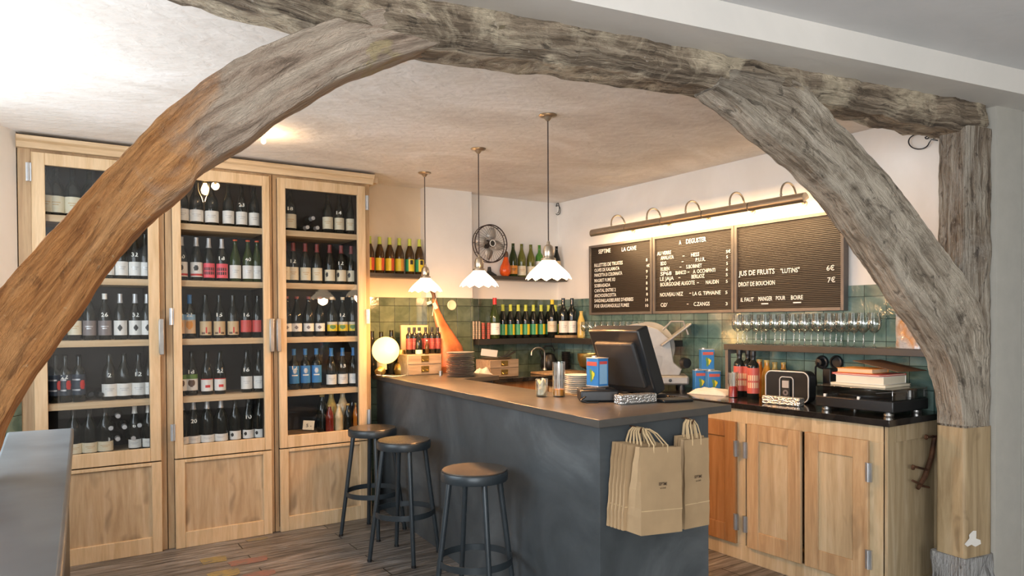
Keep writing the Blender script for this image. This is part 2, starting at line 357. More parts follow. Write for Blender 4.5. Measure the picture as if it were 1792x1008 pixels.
struct(MB().box(-.9,-.84,2.3,4.4,1.05,1.11).box(-.9,-.84,2.3,4.4,2.39,2.45).box(-.9,-.84,2.3,2.36,1.11,2.39).box(-.9,-.84,4.34,4.4,1.11,2.39).box(-.9,-.84,3.32,3.38,1.11,2.39).build('window_1','white'))
# front room shell (behind the camera)
mb=MB();mb.box(-2.6,4.6,-3.1,-3.0,0,.6).box(-2.6,4.6,-3.1,-3.0,2.7,2.76).box(-2.6,-2.35,-3.1,-3.0,.6,2.7).box(-.25,4.6,-3.1,-3.0,.6,2.7)
struct(mb.build('wall_front','wall'))
struct(MB().box(-2.35,-.25,-3.08,-3.04,.6,.68).box(-2.35,-.25,-3.08,-3.04,2.62,2.7).box(-1.34,-1.26,-3.08,-3.04,.68,2.62).build('window_2','white'))
mb=MB();mb.box(-2.6,-2.5,-3.1,.7,0,.75).box(-2.6,-2.5,-3.1,.7,2.45,2.76).box(-2.6,-2.5,-3.1,-1.4,.75,2.45).box(-2.6,-2.5,.6,.7,.75,2.45).box(-2.6,-.8,.6,.7,0,2.76)
struct(mb.build('wall_side','wall'))
# arch plane
P0=Vector((3.638,1.764,0));AD=Vector((3.70,-.57,0)).normalized();AN=Vector((.57,3.70,0)).normalized() # AN points away from the camera
def A(x,y,off=0.):
    k=fw*F+RR*(x-CX)+UU*(CY-y);o=Vector((0,0,H));p=P0+AN*off
    s=(p-o).dot(AN)/k.dot(AN);return o+k*s
def AL(s,off,z):return Vector((P0.x,P0.y,0))+AD*s+AN*off+Vector((0,0,z))
a=AL(-4.9,.05,0);b=AL(.6,.05,0)
struct(MB().prism([(a.x,a.y),(b.x,b.y),(4.4,1.7),(4.4,5.8),(-.95,5.8)],CZ,CZ+.05).build('ceiling','ceil',smooth=False))
# plaster soffit between beam and front-room ceiling, front-room ceiling
mb=MB()
pr=[(.22,2.60),(.0,2.585),(-.17,2.592),(-.175,2.705),(-.175,2.76),(.22,2.76)]
v=[AL(s,o,z) for s in (-4.9,.95) for o,z in pr];n=len(pr)
mb.add(v,[(i,(i+1)%n,n+(i+1)%n,n+i) for i in range(n)]+[tuple(range(n)),tuple(range(2*n-1,n-1,-1))])
struct(mb.build('trim_4','soffit',ang=25))
a=AL(-4.9,-.17,0);b=AL(.95,-.17,0)
struct(MB().prism([(-2.6,-3.1),(4.6,-3.1),(b.x,b.y),(a.x,a.y),(-.95,.7),(-2.6,.7)],2.705,2.76).build('ceiling_front','ceil_grey'))
# grey panel to the right of the post
pb=A(1738,500);s1=(pb-P0).dot(AD)
mb=MB()
def pan(s0,s1_,o0,o1,z0,z1):
    mb.add([AL(s,o,z) for z in (z0,z1) for s,o in ((s0,o0),(s1_,o0),(s1_,o1),(s0,o1))],[(3,2,1,0),(4,5,6,7),(0,1,5,4),(1,2,6,5),(2,3,7,6),(3,0,4,7)])
g1=(A(1782,500)-P0).dot(AD);g2=(A(1786,500)-P0).dot(AD)
pan(s1,g1,-.015,.2,0,2.6);pan(g1,g2,.0,.2,0,2.6);pan(g2,g2+.9,-.015,.2,0,2.6)
struct(mb.build('wall_panel','panel'))
struct(MB().box(4.2,4.6,-3.1,1.3,0,2.76).build('wall_front_right','panel'))
# ================= TIMBER FRAME =================
def nz(p,f):return noise.fractal(Vector(p)*f,1.0,2.0,5)
def resample(pts,n):
    pts=[Vector((a,b,0)) for a,b in pts]
    # Catmull-Rom then even spacing
    cr=[]
    for i in range(len(pts)-1):
        p0=pts[max(i-1,0)];p1=pts[i];p2=pts[i+1];p3=pts[min(i+2,len(pts)-1)]
        for k in range(12):
            t=k/12;cr.append(.5*((2*p1)+(-p0+p2)*t+(2*p0-5*p1+4*p2-p3)*t*t+(-p0+3*p1-3*p2+p3)*t**3))
    cr.append(pts[-1]);L=[0]
    for i in range(1,len(cr)):L.append(L[-1]+(cr[i]-cr[i-1]).length)
    out=[];j=0
    for k in range(n):
        d=L[-1]*k/(n-1)
        while j<len(L)-2 and L[j+1]<d:j+=1
        t=(d-L[j])/max(1e-6,L[j+1]-L[j]);out.append(cr[j].lerp(cr[j+1],min(1,t)))
    return [(p.x,p.y) for p in out]
def loft(name,outer,inner,depth,mat,N=150,amp=.008,nf=10,off=0):
    """outer / inner: traced edges of the front face; the beam goes back by depth"""
    O=resample(outer,N);I=resample(inner,N);ns=12
    mb=MB();v=[];uv=[];Ls=0;pc=None
    for i in range(N):
        fo=A(*O[i],off);fi=A(*I[i],off);bo=fo+AN*depth;bi=fi+AN*depth
        ctr=(fo+fi+bo+bi)/4;Ls+=(ctr-pc).length if pc else 0;pc=ctr
        for si,(a,b) in enumerate(((fo,fi),(fi,bi),(bi,bo),(bo,fo))):
            for k in range(ns):
                uv.append((Ls,(si+k/ns)*.2))
                t=k/ns;p=a.lerp(b,t)
                e=min(t,1-t);rd=.005*max(0,1-e*9)
                d=(p-ctr).normalized();q=p-d*rd*1.2
                n1=nz(q,nf)*amp+nz(q+Vector((9,3,1)),2.2)*amp*1.0
                v.append(q+d*n1)
    c=4*ns
    f=[(i*c+k,i*c+(k+1)%c,(i+1)*c+(k+1)%c,(i+1)*c+k) for i in range(N-1) for k in range(c)]
    f+=[tuple(range(c)),tuple((N-1)*c+k for k in range(c-1,-1,-1))]
    mb.add(v,f);mb.uv=uv;mb.per=.8;return mb.build(name,mat,ang=60)
LO=[(-75,592),(-40,552),(0,500),(60,432),(120,368),(185,300),(243,237),(300,180),(350,140),(420,98),(500,60),(560,38),(600,26),(645,17),(700,12),(760,22),(820,33),(885,44)]
LI=[(-28,826),(-14,790),(0,745),(60,652),(123,563),(165,500),(206,444),(254,390),(330,324),(352,296),(437,243),(502,196),(603,136),(703,98),(760,80),(804,70),(840,60),(885,50)]
bl=loft('timber_brace',LO,LI,.13,'beamL',190)
tag(bl,'great curved orange-brown timber brace sweeping up from the left counter','beam')
RO=[(1262,128),(1290,121),(1340,128),(1409,146),(1457,203),(1500,245),(1548,295),(1601,360),(1644,421),(1688,482),(1719,539),(1732,600),(1734,680),(1734,746)]
RI=[(1256,152),(1300,185),(1340,222),(1400,270),(1450,318),(1480,352),(1520,410),(1562,465),(1600,525),(1635,575),(1662,620),(1680,680),(1686,715),(1688,746)]
br_=loft('timber_brace',RO,RI,.15,'beamR',120,off=-.012)
tag(br_,'pitted grey timber brace running down to the post by the shelf of glasses','beam')
# top plate
mb=MB();N=170;v=[];ns=8;uvp=[]
for i in range(N):
    s=-4.2+i*(4.2+.36)/(N-1)
    zb=2.455+.10*max(0,-s-2.85)-.012*math.sin(s*1.7)+( .02*nz((s,1,1),1.2))
    zt=2.59
    q=[AL(s,-.004,zt),AL(s,-.008,zb+.035),AL(s,.03,zb),AL(s,.17,zb),AL(s,.17,zt)]
    ring=[]
    for a,b in zip(q,q[1:]+q[:1]):
        for k in range(ns):
            uvp.append((s,len(ring)/(5*ns)*.6));p=a.lerp(b,k/ns);n1=nz(p,9)*.016+nz(p,30)*.004
            ring.append(p+(-AN*n1+Vector((0,0,1))*nz(p+Vector((5,5,5)),7)*.012))
    v+=ring
c=5*ns
mb.add(v,[(i*c+k,i*c+(k+1)%c,(i+1)*c+(k+1)%c,(i+1)*c+k) for i in range(N-1) for k in range(c)]+[tuple(range(c)),tuple((N-1)*c+k for k in range(c-1,-1,-1))])
mb.uv=uvp;mb.per=.6;tag(mb.build('timber_beam','plate',ang=60),'long horizontal timber beam with flaking plaster under the ceiling edge','beam')
# post
post=thing('timber_post',(AL((A(1710,500)-P0).dot(AD),.05,0)),'upright weathered timber post with a pale oak block below, beside grey panel','post')
sl=(A(1689,500)-P0).dot(AD);sr=(A(1736,500)-P0).dot(AD)
def column(z0,z1,s0,s1_,o0,o1,amp,N):
    mb=MB();v=[];ns=10;uv=[]
    for i in range(N):
        z=z0+(z1-z0)*i/(N-1);q=[AL(s0,o0,z),AL(s1_,o0,z),AL(s1_,o1,z),AL(s0,o1,z)];ctr=sum(q,Vector())/4
        for a,b in zip(q,q[1:]+q[:1]):
            for k in range(ns):
                uv.append((z,len(uv)%(4*ns)/(4*ns)*.8));p=a.lerp(b,k/ns);d=(p-ctr).normalized();v.append(p+d*(nz(p,9)*amp-(.006 if k==0 else 0)))
    c=4*ns
    mb.add(v,[(i*c+k,i*c+(k+1)%c,(i+1)*c+(k+1)%c,(i+1)*c+k) for i in range(N-1) for k in range(c)]+[tuple(range(c-1,-1,-1)),tuple((N-1)*c+k for k in range(c))]);mb.uv=uv;mb.per=.8
    return mb
column(.955,2.47,sl,sr,0,.145,.008,60).build('upright','post',post,world=True,ang=60)
column(.30,.955,sl-.003,sr,-.004,.15,.0015,14).build('oak_block','plankbase',post,world=True,ang=60)
column(0,.30,sl-.012,sr+.01,-.015,.17,.014,14).build('stone_footing','stone',post,world=True,ang=60)
mb=MB();q=[]
for k in range(16):
    a=2*PI*k/16;r=10*(1+.35*math.sin(3*a)+.2*math.sin(5*a+1));q.append(A(1703+r*1.1*math.cos(a),945+r*1.3*math.sin(a),-.0085))
mb.add(q,[tuple(range(15,-1,-1))]);o=mb.build('paint_splash','white',post,world=True,smooth=False);o['label']='white paint splash'
# ================= WINE CABINETS =================
YF=5.2;YB=5.575
SH=[2.178,1.795,1.400,1.010]
CAB=[(-.14,.655,-.072,.620,-.002,.555,'left','L','leftmost'),(.66,1.355,.700,1.330,.752,1.283,'middle','L','middle'),(1.36,2.095,1.388,2.048,1.443,1.985,'right','R','right')]
for x0,x1,d0,d1,g0,g1,nm,hs,_ in CAB:
    cx=(x0+x1)/2
    lb={'left':'tall oak glass-fronted wine cabinet, behind the curved orange brace','middle':'tall oak wine cabinet with pink-labelled bottles on its second shelf','right':'tall oak wine cabinet with juice bottles at the bottom, nearest the bar'}[nm]
    cb=thing('wine_cabinet',(cx,YF+.2,0),lb,'cabinet','oak wine cabinets along the wall')
    mb=MB();mb.box(x0,d0,YF+.01,YB,0,2.575,0).box(d1,x1,YF+.01,YB,0,2.575,0).box(d0,d1,YB-.02,YB,0,2.575,1).box(d0,d1,YF+.01,YB-.02,2.54,2.575,0).box(d0,d1,YF+.01,YB-.02,0,.03,0)
    mb.box(d0,g0-.004,YF+.012,YB-.02,.03,2.54,1).box(g1+.004,d1,YF+.012,YB-.02,.03,2.54,1)
    mb.build('carcass',['oak_warm','cab_back'],cb,world=True,bevel=.002)
    for k,z in enumerate(SH):
        MB().box(d0+.02,d1-.02,YF+.012,YB-.02,z-.042,z).build('shelf','oak_h',cb,world=True,bevel=.002)
    MB().box(d0+.02,d1-.02,YF+.012,YB-.02,.62,.672).build('shelf','oak_h',cb,world=True)
    # glazed door
    mb=MB();z0,z1,a0,a1=.602,2.545,.690,2.472
    mb.box(d0,g0,YF-.028,YF,z0,z1).box(g1,d1,YF-.028,YF,z0,z1).box(g0,g1,YF-.028,YF,z0,a0).box(g0,g1,YF-.028,YF,a1,z1)
    dr=mb.build('glass_door','oak',cb,world=True,bevel=.003)
    MB().box(g0-.003,g1+.003,YF-.012,YF-.008,a0-.003,a1+.003).build('pane','pane',dr,world=True,smooth=False)
    # lower panel door
    mb=MB();t_=.06
    mb.box(d0,d0+t_,YF-.028,YF,.0,.594).box(d1-t_,d1,YF-.028,YF,.0,.594).box(d0+t_,d1-t_,YF-.028,YF,0,.105)
    mb.box(d0+t_,d1-t_,YF-.028,YF,.572,.594)
    ld=mb.build('panel_door','oak',cb,world=True,bevel=.003)
    MB().box(d0+t_-.002,d1-t_+.002,YF-.012,YF-.004,.10,.575).build('panel','oak_panel',ld,world=True,smooth=False)
    hx=(d0-.012 if hs=='L' else d1+.012)
    for hz in ((2.42,.78,1.55) if nm!='left' else (2.42,1.6)):
        mb=MB().box(hx-.014,hx+.014,YF-.034,YF-.02,hz-.055,hz+.055);mb.tube([(hx,YF-.036,hz-.055),(hx,YF-.036,hz+.055)],.006)
        mb.build('hinge','zinc',cb,world=True)
    hx2=(d1+.006 if hs=='L' else d0-.004)
    mb=MB().box(hx2-.013,hx2+.013,YF-.052,YF-.03,1.30,1.535).box(hx2-.016,hx2+.002,YF-.036,YF-.028,1.31,1.525)
    mb.build('handle','steel',dr,world=True,bevel=.002)
# cornice
mb=MB();prf=[(YF+.02,2.565),(YF-.03,2.565),(YF-.035,2.60),(YF-.055,2.61),(YF-.06,2.635),(YF+.02,2.635)]
v=[(x,y,z) for x in (-.145,2.11) for y,z in prf];n=6
mb.add(v,[(i,(i+1)%n,n+(i+1)%n,n+i) for i in range(n)]+[tuple(range(n)),tuple(range(2*n-1,n-1,-1))])
mb.box(2.095,2.155,YF-.02,YB,2.58,2.635)
tag(mb.build('cornice','oak_h',ang=20,bevel=.002),'long moulded oak cornice running over all three wine cabinets','cornice')
# ================= BOTTLES =================
PROF={
 'burg':[(.001,0),(.034,0),(.0375,.004),(.0375,.155),(.0365,.172),(.031,.195),(.022,.222),(.0155,.245),(.0138,.262),(.0135,.292),(.0145,.293),(.0145,.298),(.001,.299)],
 'bord':[(.001,0),(.034,0),(.0365,.004),(.0365,.185),(.034,.20),(.024,.215),(.0155,.23),(.0138,.245),(.0135,.292),(.0145,.293),(.0145,.298),(.001,.299)],
 'fat':[(.001,0),(.042,0),(.045,.004),(.045,.15),(.044,.17),(.037,.198),(.025,.225),(.017,.245),(.015,.262),(.0145,.292),(.0155,.293),(.0155,.298),(.001,.299)],
 'hock':[(.001,0),(.033,0),(.036,.004),(.036,.14),(.034,.165),(.026,.205),(.018,.245),(.014,.275),(.0125,.315),(.0135,.316),(.0135,.324),(.001,.325)],
 'spirit':[(.001,0),(.032,0),(.035,.004),(.035,.20),(.031,.215),(.018,.228),(.0145,.24),(.0145,.26),(.0165,.262),(.0165,.29),(.001,.291)],
 'small':[(.001,0),(.024,0),(.027,.003),(.027,.09),(.024,.108),(.015,.135),(.0115,.15),(.011,.175),(.0125,.176),(.0125,.181),(.001,.182)],
 'juice':[(.001,0),(.032,0),(.036,.004),(.037,.03),(.034,.10),(.036,.14),(.030,.17),(.019,.20),(.0155,.215),(.0155,.238),(.017,.239),(.017,.246),(.001,.247)],
}
def rad(p,z):
    for (a,b),(c,d) in zip(p,p[1:]):
        if b<=z<=d:return a+(c-a)*((z-b)/max(1e-6,d-b))
    return .01
MC={}
def body_mesh(pf,mat):
    k=('b',pf,mat)
    if k not in MC:MC[k]=MB().lathe(PROF[pf],seg=20).mesh('wine_bottle',mat,ang=50)
    return MC[k]
def cap_mesh(pf,mat,frac=.2,long=True):
    k=('c',pf,mat,frac)
    if k not in MC:
        p=PROF[pf];top=p[-1][1];z0=top*(1-frac);zs=[z0+(top+.001-z0)*i/8 for i in range(9)]
        pr=[(rad(p,min(z,top-.006))+.0008,z) for z in zs];pr=[(.001,z0)]+pr+[(.001,top+.0015)]
        MC[k]=MB().lathe(pr,seg=16).mesh('capsule',mat,ang=50)
    return MC[k]
PAT={ # name:(materials, function(i 0..1 across, j 0..1 up)->index)
 'plain':(lambda i,j:1 if (.55<j<.62 and .3<i<.7) or (.42<j<.47 and .36<i<.64) else 0),
 'text':(lambda i,j:1 if ((.5<j<.68) or (.22<j<.4)) and .18<i<.82 and int(i*24)%3!=0 else 0),
 'figure':(lambda i,j:1 if ((i-.5)**2/.012+(j-.5)**2/.035)<1 else 0),
 'lowfig':(lambda i,j:1 if ((i-.28)**2/.01+(j-.55)**2/.05)<1 else 0),
 'stripe':(lambda i,j:2 if j<.22 and j>.08 else (1 if ((i-.45)**2/.02+(j-.6)**2/.04)<1 else 0)),
 'block':(lambda i,j:2 if (.25<j<.5 and .4<i<.72) or j>.93 else 0),
 'disc':(lambda i,j:1 if ((i-.72)**2/.02+(j-.5)**2/.06)<1 else (2 if (.72<j<.78 or .2<j<.26) and i<.6 else 0)),
 'picture':(lambda i,j:2 if ((i-.5)**2/.05+(j-.45)**2/.05)<1 else (1 if j>.68 else 0)),
 'split':(lambda i,j:1 if i>.62 else (2 if .55<j<.6 and i<.55 and i>.1 else 0)),
 'splitL':(lambda i,j:1 if i<.38 else (2 if .55<j<.9 and .5<i<.75 else 0)),
 'foot':(lambda i,j:1 if .1<j<.2 and (.2<i<.4 or .6<i<.8) else (2 if ((i-.5)**2/.003+(j-.35)**2/.05)<1 else 0)),
 'sun':(lambda i,j:1 if ((i-.5)**2/.018+(j-.72)**2/.02)<1 else (2 if (.42<j<.48) and .3<i<.7 else 0)),
}
def label_mesh(pf,mats,pat,z0,z1,arc=165):
    k=('l',pf,mats,pat,z0,z1,arc)
    if k not in MC:
        p=PROF[pf];nx,ny=24,14;mb=MB();v=[];f=[];mi=[]
        for j in range(ny+1):
            z=z0+(z1-z0)*j/ny
            for i in range(nx+1):
                a=math.radians(-90-arc/2+arc*i/nx);r=rad(p,z)+.0012;v.append((r*math.cos(a),r*math.sin(a),z))
        mb.v=v
        for j in range(ny):
            for i in range(nx):
                q=j*(nx+1)+i;mb.f.append((q,q+1,q+nx+2,q+nx+1));mb.mi.append(PAT[pat]((i+.5)/nx,(j+.5)/ny))
        MC[k]=mb.mesh('paper_label',list(mats),ang=180)
    return MC[k]
# style: profile, glass, label mats, pattern, z0,z1, capsule mat/None, capsule fraction, words
ST={
 'cream':('burg','g_dark',('c_cream','c_tan','c_dark'),'plain',.035,.125,'g_dark',.2,'broad cream label'),
 'creamfat':('fat','g_dark',('c_cream','c_tan','c_dark'),'plain',.022,.125,'g_dark',.2,'broad cream label'),
 'white':('burg','g_dark',('c_whitel','c_silver','c_dark'),'plain',.025,.115,'g_dark',.2,'plain white label'),
 'whitefat':('fat','g_dark',('c_whitel','c_silver','c_dark'),'plain',.025,.105,'g_dark',.2,'wide white label'),
 'whitefig':('burg','g_dark',('c_whitel','c_dark','c_dark'),'figure',.030,.125,'c_silver',.2,'white label with dark emblem'),
 'grey':('burg','g_dark',('c_greyl','c_silver','c_dark'),'plain',.030,.125,'c_silver',.15,'grey-brown label'),
 'greyw':('burg','g_dark',('c_greyl','c_silver','c_dark'),'plain',.030,.125,'white',.12,'grey-brown label, white cap'),
 'reddisc':('bord','g_dark',('c_navy','c_red','c_silver'),'disc',.045,.175,'g_dark',.2,'dark label with red disc'),
 'plastw':('burg','g_dark',('c_whitel','c_silver','c_dark'),'plain',.015,.07,'white',.2,'white capsule and low white label'),
 'lowcream':('fat','g_dark',('c_cream','c_tan','c_dark'),'plain',.012,.075,'g_dark',.2,'low cream label'),
 'lowwhite':('fat','g_dark',('c_whitel','c_silver','c_dark'),'plain',.010,.06,'c_silver',.2,'low white label, silver capsule'),
 'lowfigw':('burg','g_dark',('c_whitel','c_dark','c_dark'),'lowfig',.010,.07,'g_dark',.2,'low white label with dark letter'),
 'chair':('burg','g_dark',('c_whitel','c_dark','c_red'),'stripe',.028,.128,'c_silver',.2,'white label with red stripe'),
 'pink':('burg','g_dark',('c_pink','c_dark','c_dark'),'text',.025,.125,'c_silver',.22,'bright pink label'),
 'whitecork':('burg','g_green',('c_whitel','c_silver','c_dark'),'plain',.025,.118,'c_rust',.03,'white label and red cork'),
 'pict':('bord','g_dark',('c_peach','c_sky','c_orange'),'picture',.035,.165,'c_blue',.2,'orange picture label'),
 'tanl':('burg','g_dark',('c_tan','c_brown','c_red'),'foot',.022,.118,'g_dark',.2,'beige label with red figure'),
 'redl':('burg','g_dark',('c_redl','c_coral','c_dark'),'plain',.040,.125,'g_dark',.2,'red label'),
 'draw':('burg','g_dark',('c_whitel','c_leaf','c_brown'),'picture',.035,.145,'g_dark',.1,'white picture label'),
 'redblock':('burg','g_dark',('c_whitel','c_red','c_red'),'block',.025,.11,'g_dark',.2,'white label with red block'),
 'creamred':('burg','g_dark',('c_cream','c_tan','c_dark'),'plain',.025,.12,'c_dred',.2,'cream label, red capsule'),
 'figred':('burg','g_dark',('c_cream','c_dark','c_dark'),'lowfig',.025,.11,'c_dred',.2,'black-figure label, red capsule'),
 'smallw':('burg','g_dark',('c_whitel','c_greyl','c_dark'),'figure',.040,.10,'c_dred',.06,'small white label'),
 'yellowpic':('burg','g_dark',('c_yellow','c_cream','c_leaf'),'picture',.040,.11,'c_cream',.07,'yellow picture label'),
 'blue':('bord','g_dark',('c_blue','c_silver','c_whitel'),'sun',.045,.175,'c_blue',.15,'bright blue label'),
 'bluecap':('burg','g_dark',('c_whitel','c_silver','c_dark'),'plain',.025,.10,'c_blue',.2,'white label, blue capsule'),
 'yelR':('burg','g_brown',('c_yellow','c_rust','c_dark'),'split',.022,.125,'c_lime',.20,'yellow and red label'),
 'yelO':('burg','g_brown',('c_yellow','c_orange','c_dark'),'split',.022,.125,'c_lime',.20,'yellow and orange label'),
 'yelG':('burg','g_brown',('c_yellow','c_green','c_dark'),'splitL',.022,.125,'c_lime',.20,'green and yellow label'),
 'orangel':('burg','g_green',('c_orange','c_brown','c_dark'),'plain',.025,.10,None,.1,'orange label on green glass'),
 'olivew':('burg','g_olive',('c_cream','c_tan','c_dark'),'plain',.015,.10,None,.1,'cream label on olive glass'),
 'brightg':('bord','g_bright',('c_whitel','c_silver','c_dark'),'plain',.06,.15,None,.1,'bright green glass'),
 'darky':('burg','g_dark',('c_tan','c_brown','c_dark'),'plain',.06,.16,None,.1,'tan label on dark glass'),
 'bigred':('burg','g_green',('c_whitel','c_silver','c_dark'),'plain',.03,.115,'c_red',.16,'red capsule and white label'),
 'greeny':('burg','g_dark',('c_green','c_yellow','c_silver'),'split',.03,.125,'c_lime',.19,'green and yellow label'),
 'tally':('burg','g_dark',('c_cream','c_tan','c_dark'),'plain',.045,.13,'c_yellow',.12,'cream label and yellow capsule'),
 'darkw':('bord','g_dark',('c_whitel','c_silver','c_dark'),'plain',.02,.115,'g_dark',.2,'white label and dark capsule'),
 'jred':('juice','g_red',None,None,0,0,'c_gold',.06,'dark red juice'),'jyel':('juice','g_yellow',None,None,0,0,'c_gold',.06,'yellow juice'),
 'jpale':('juice','g_pale',None,None,0,0,'c_cream',.06,'pale cloudy juice'),'jdark':('juice','g_dark',None,None,0,0,'c_gold',.06,'nearly black juice'),'jor':('juice','g_orange',None,None,0,0,'c_gold',.06,'orange juice'),
 'jamb':('juice','g_amber',None,None,0,0,'c_gold',.06,'amber juice'),
 'redoil':('spirit','g_dark',('c_coral','c_peach','c_dark'),'text',.035,.19,'black',.16,'tall coral-red label'),
 'plainoil':('spirit','g_dark',('c_dred','c_coral','c_dark'),'plain',.05,.17,'black',.16,'red label and black cap'),
 'dark':('burg','g_dark',None,None,0,0,'g_dark',.2,'no visible label'),
 'smalld':('small','g_dark',('c_cream','c_tan','c_dark'),'plain',.0,.035,'c_peach',.07,'cork stopper'),
 'smallb':('small','g_brown',None,None,0,0,'white',.06,'small white cap'),
}
ORD=['first','second','third','fourth','fifth','sixth','seventh','eighth','ninth','tenth','eleventh','twelfth','thirteenth','fourteenth','fifteenth','sixteenth','seventeenth','eighteenth','nineteenth','twentieth']
def bottle(style,p,label,group,scale=1.,mark=None,rz=None,cat='bottle',name='wine_bottle'):
    pf,gm,lm,pat,z0,z1,cm,cf,_=ST[style]
    o=bpy.data.objects.new(name,body_mesh(pf,gm));COL.objects.link(o);o.location=p
    o.rotation_euler=(0,0,rz if rz is not None else -math.atan2(p[0],p[1])*.8+random.uniform(-.12,.12));o.scale=(scale,)*3
    tag(o,label,cat,group)
    if lm:
        l=bpy.data.objects.new('paper_label',label_mesh(pf,lm,pat,z0,z1));COL.objects.link(l);l.parent=o
    if cm:
        c=bpy.data.objects.new('capsule',cap_mesh(pf,cm,cf));COL.objects.link(c);c.parent=o
    if mark:
        k=('t',mark)
        if k not in MC:
            mb=MB();wd=.019*len(mark);put_text(mb,mark,(-wd/2,-.0392,.150),(1,0,0),(0,.18,.98),wd,.026);MC[k]=mb.mesh('price_mark','letter',smooth=False)
        q=bpy.data.objects.new('price_mark',MC[k]);COL.objects.link(q);q.parent=o
        if pf=='fat':q.location=(0,-.008,0)
    return o
def row(cabname,shelfname,z,items,Y=5.30,grp=None):
    n=0
    for it in items:
        px,st=it[0],it[1];mark=it[2] if len(it)>2 else None
        p=at(px,{2:390}.get(0,590),Y=Y);y=Y+random.uniform(-.006,.006)
        lb='%s bottle, %s from left on %s, %s wine cabinet'%(ST[st][8],ORD[n],shelfname,cabname)
        bottle(st,(p.x,y,z),lb,'wine bottles on %s of %s cabinet'%(shelfname,cabname),mark=mark);n+=1
S5='bottom shelf'
row('left','top shelf',SH[0],[(84,'creamfat'),(102,'creamfat'),(131,'creamfat'),(160,'creamfat')])
row('left','second shelf',SH[1],[(99,'cream'),(190,'white'),(214,'white'),(238,'white','32'),(256,'white')])
row('left','third shelf',SH[2],[(131,'cream'),(157,'grey'),(184,'greyw','26'),(211,'whitefig'),(237,'whitefig','32'),(258,'whitefig')])
row('left','fourth shelf',SH[3],[(96,'reddisc'),(113,'reddisc','22'),(137,'reddisc'),(191,'whitefat','2'),(216,'whitefat'),(242,'whitefat','12'),(262,'whitefat')])
row('left',S5,.672,[(127,'lowcream'),(154,'lowcream'),(182,'lowcream'),(234,'plastw','6'),(258,'plastw')])
row('middle','top shelf',SH[0],[(304,'whitefat'),(320,'whitefat'),(346,'whitefat'),(373,'whitefat'),(402,'white'),(425,'white','23'),(447,'white')])
row('middle','second shelf',SH[1],[(319,'chair','20'),(345,'chair'),(367,'pink'),(390,'pink','18'),(413,'whitecork'),(435,'whitecork','40'),(451,'whitecork')])
row('middle','third shelf',SH[2],[(313,'pict'),(332,'pict','22'),(360,'tanl'),(384,'tanl','15'),(408,'tanl'),(431,'redl','16'),(451,'redl')])
row('middle','fourth shelf',SH[3],[(315,'draw'),(335,'draw','18'),(361,'redblock'),(384,'redblock','22'),(431,'white','16'),(452,'white')])
row('middle',S5,.672,[(316,'lowwhite'),(337,'lowwhite','20'),(361,'lowwhite'),(385,'lowwhite'),(410,'lowfigw'),(433,'lowfigw','10'),(453,'lowfigw')])
row('right','top shelf',SH[0],[(509,'creamfat','18'),(575,'cream'),(595,'cream','14'),(615,'cream')])
row('right','second shelf',SH[1],[(499,'creamred'),(514,'creamred','12'),(535,'creamred'),(556,'creamred'),(578,'figred'),(598,'figred','12'),(616,'figred')])
row('right','third shelf',SH[2],[(502,'smallw'),(519,'smallw'),(540,'smallw'),(560,'smallw'),(581,'yellowpic'),(600,'yellowpic','12'),(618,'yellowpic')])
row('right','fourth shelf',SH[3],[(514,'blue','12'),(534,'blue'),(553,'blue'),(579,'bluecap'),(599,'bluecap','13'),(618,'bluecap')])
J=[(564,'jdark',5.33,1.15,'tall, behind a small red one'),(580,'jyel',5.36,1.2,'large, second in the back row'),(600,'jpale',5.36,1.2,'large, third in the back row'),(619,'jdark',5.36,1.25,'tall, at the right end of the back row'),
   (577,'jred',5.26,.85,'small, first in the front row'),(593,'jpale',5.26,.85,'small, second in the front row'),(609,'jdark',5.26,.85,'small, third in the front row'),(624,'jor',5.26,.85,'small, last in the front row')]
for px,st,Y,s_,w_ in J:
    p=at(px,740,Y=Y);bottle(st,(p.x,Y,.672),'%s bottle, %s, right cabinet bottom'%(ST[st][8],w_),'juice bottles at the bottom of the right cabinet',s_,name='juice_bottle')
# card and bottles lying on their sides
p=at(540,744,Y=5.25);mb=MB().obox(p,(1,0,-.12),(0,1,0),(.12,0,1),.042,.002,.034);mb.build('price_card','paper',loc=tuple(p),world=True)
o=bpy.data.objects['price_card'];tag(o,'small cream handwritten price card leaning among the bottles, bottom of right cabinet','card')
mb=MB();put_text(mb,'5 -',p+Vector((-.02,-.004,-.012)),(1,0,-.12),(.12,0,1),.04,.024);mb.build('lettering','kraftdark',o,world=True,smooth=False)
def lying(px,py,Y,z,label,group,cm='c_silver'):
    pf='burg';o=bpy.data.objects.new('lying_bottle',body_mesh(pf,'g_dark'));COL.objects.link(o);p=at(px,py,Y=5.24)
    o.location=(p.x,5.54,p.z);o.rotation_euler=(PI/2,0,random.uniform(-.03,.03));o.scale=(.93,)*3;tag(o,label,'bottle',group)
    c=bpy.data.objects.new('capsule',cap_mesh(pf,cm,.2));COL.objects.link(c);c.parent=o
for i,(px,py,w_) in enumerate([(208,729,'topmost'),(197,750,'left one below the topmost'),(221,748,'right one below the topmost'),(246,745,'at the right beside the white-capped bottle'),(208,769,'in the middle of the lowest'),(188,770,'leftmost of the lowest'),(232,768,'hidden behind the white-capped bottle')]):
    lying(px,py,5.24,0,'lying bottle end, left cabinet bottom, %s'%w_,'bottles lying at the bottom of the left cabinet')
for i,(px,py,w_) in enumerate([(160,690,'left'),(175,690,'right')]):
    p=at(px,py,Y=5.24)
    lying(px,691,5.24,0,'lying bottle, fourth shelf of left cabinet, %s of the two'%w_,'bottles lying on the fourth shelf of the left cabinet','black')
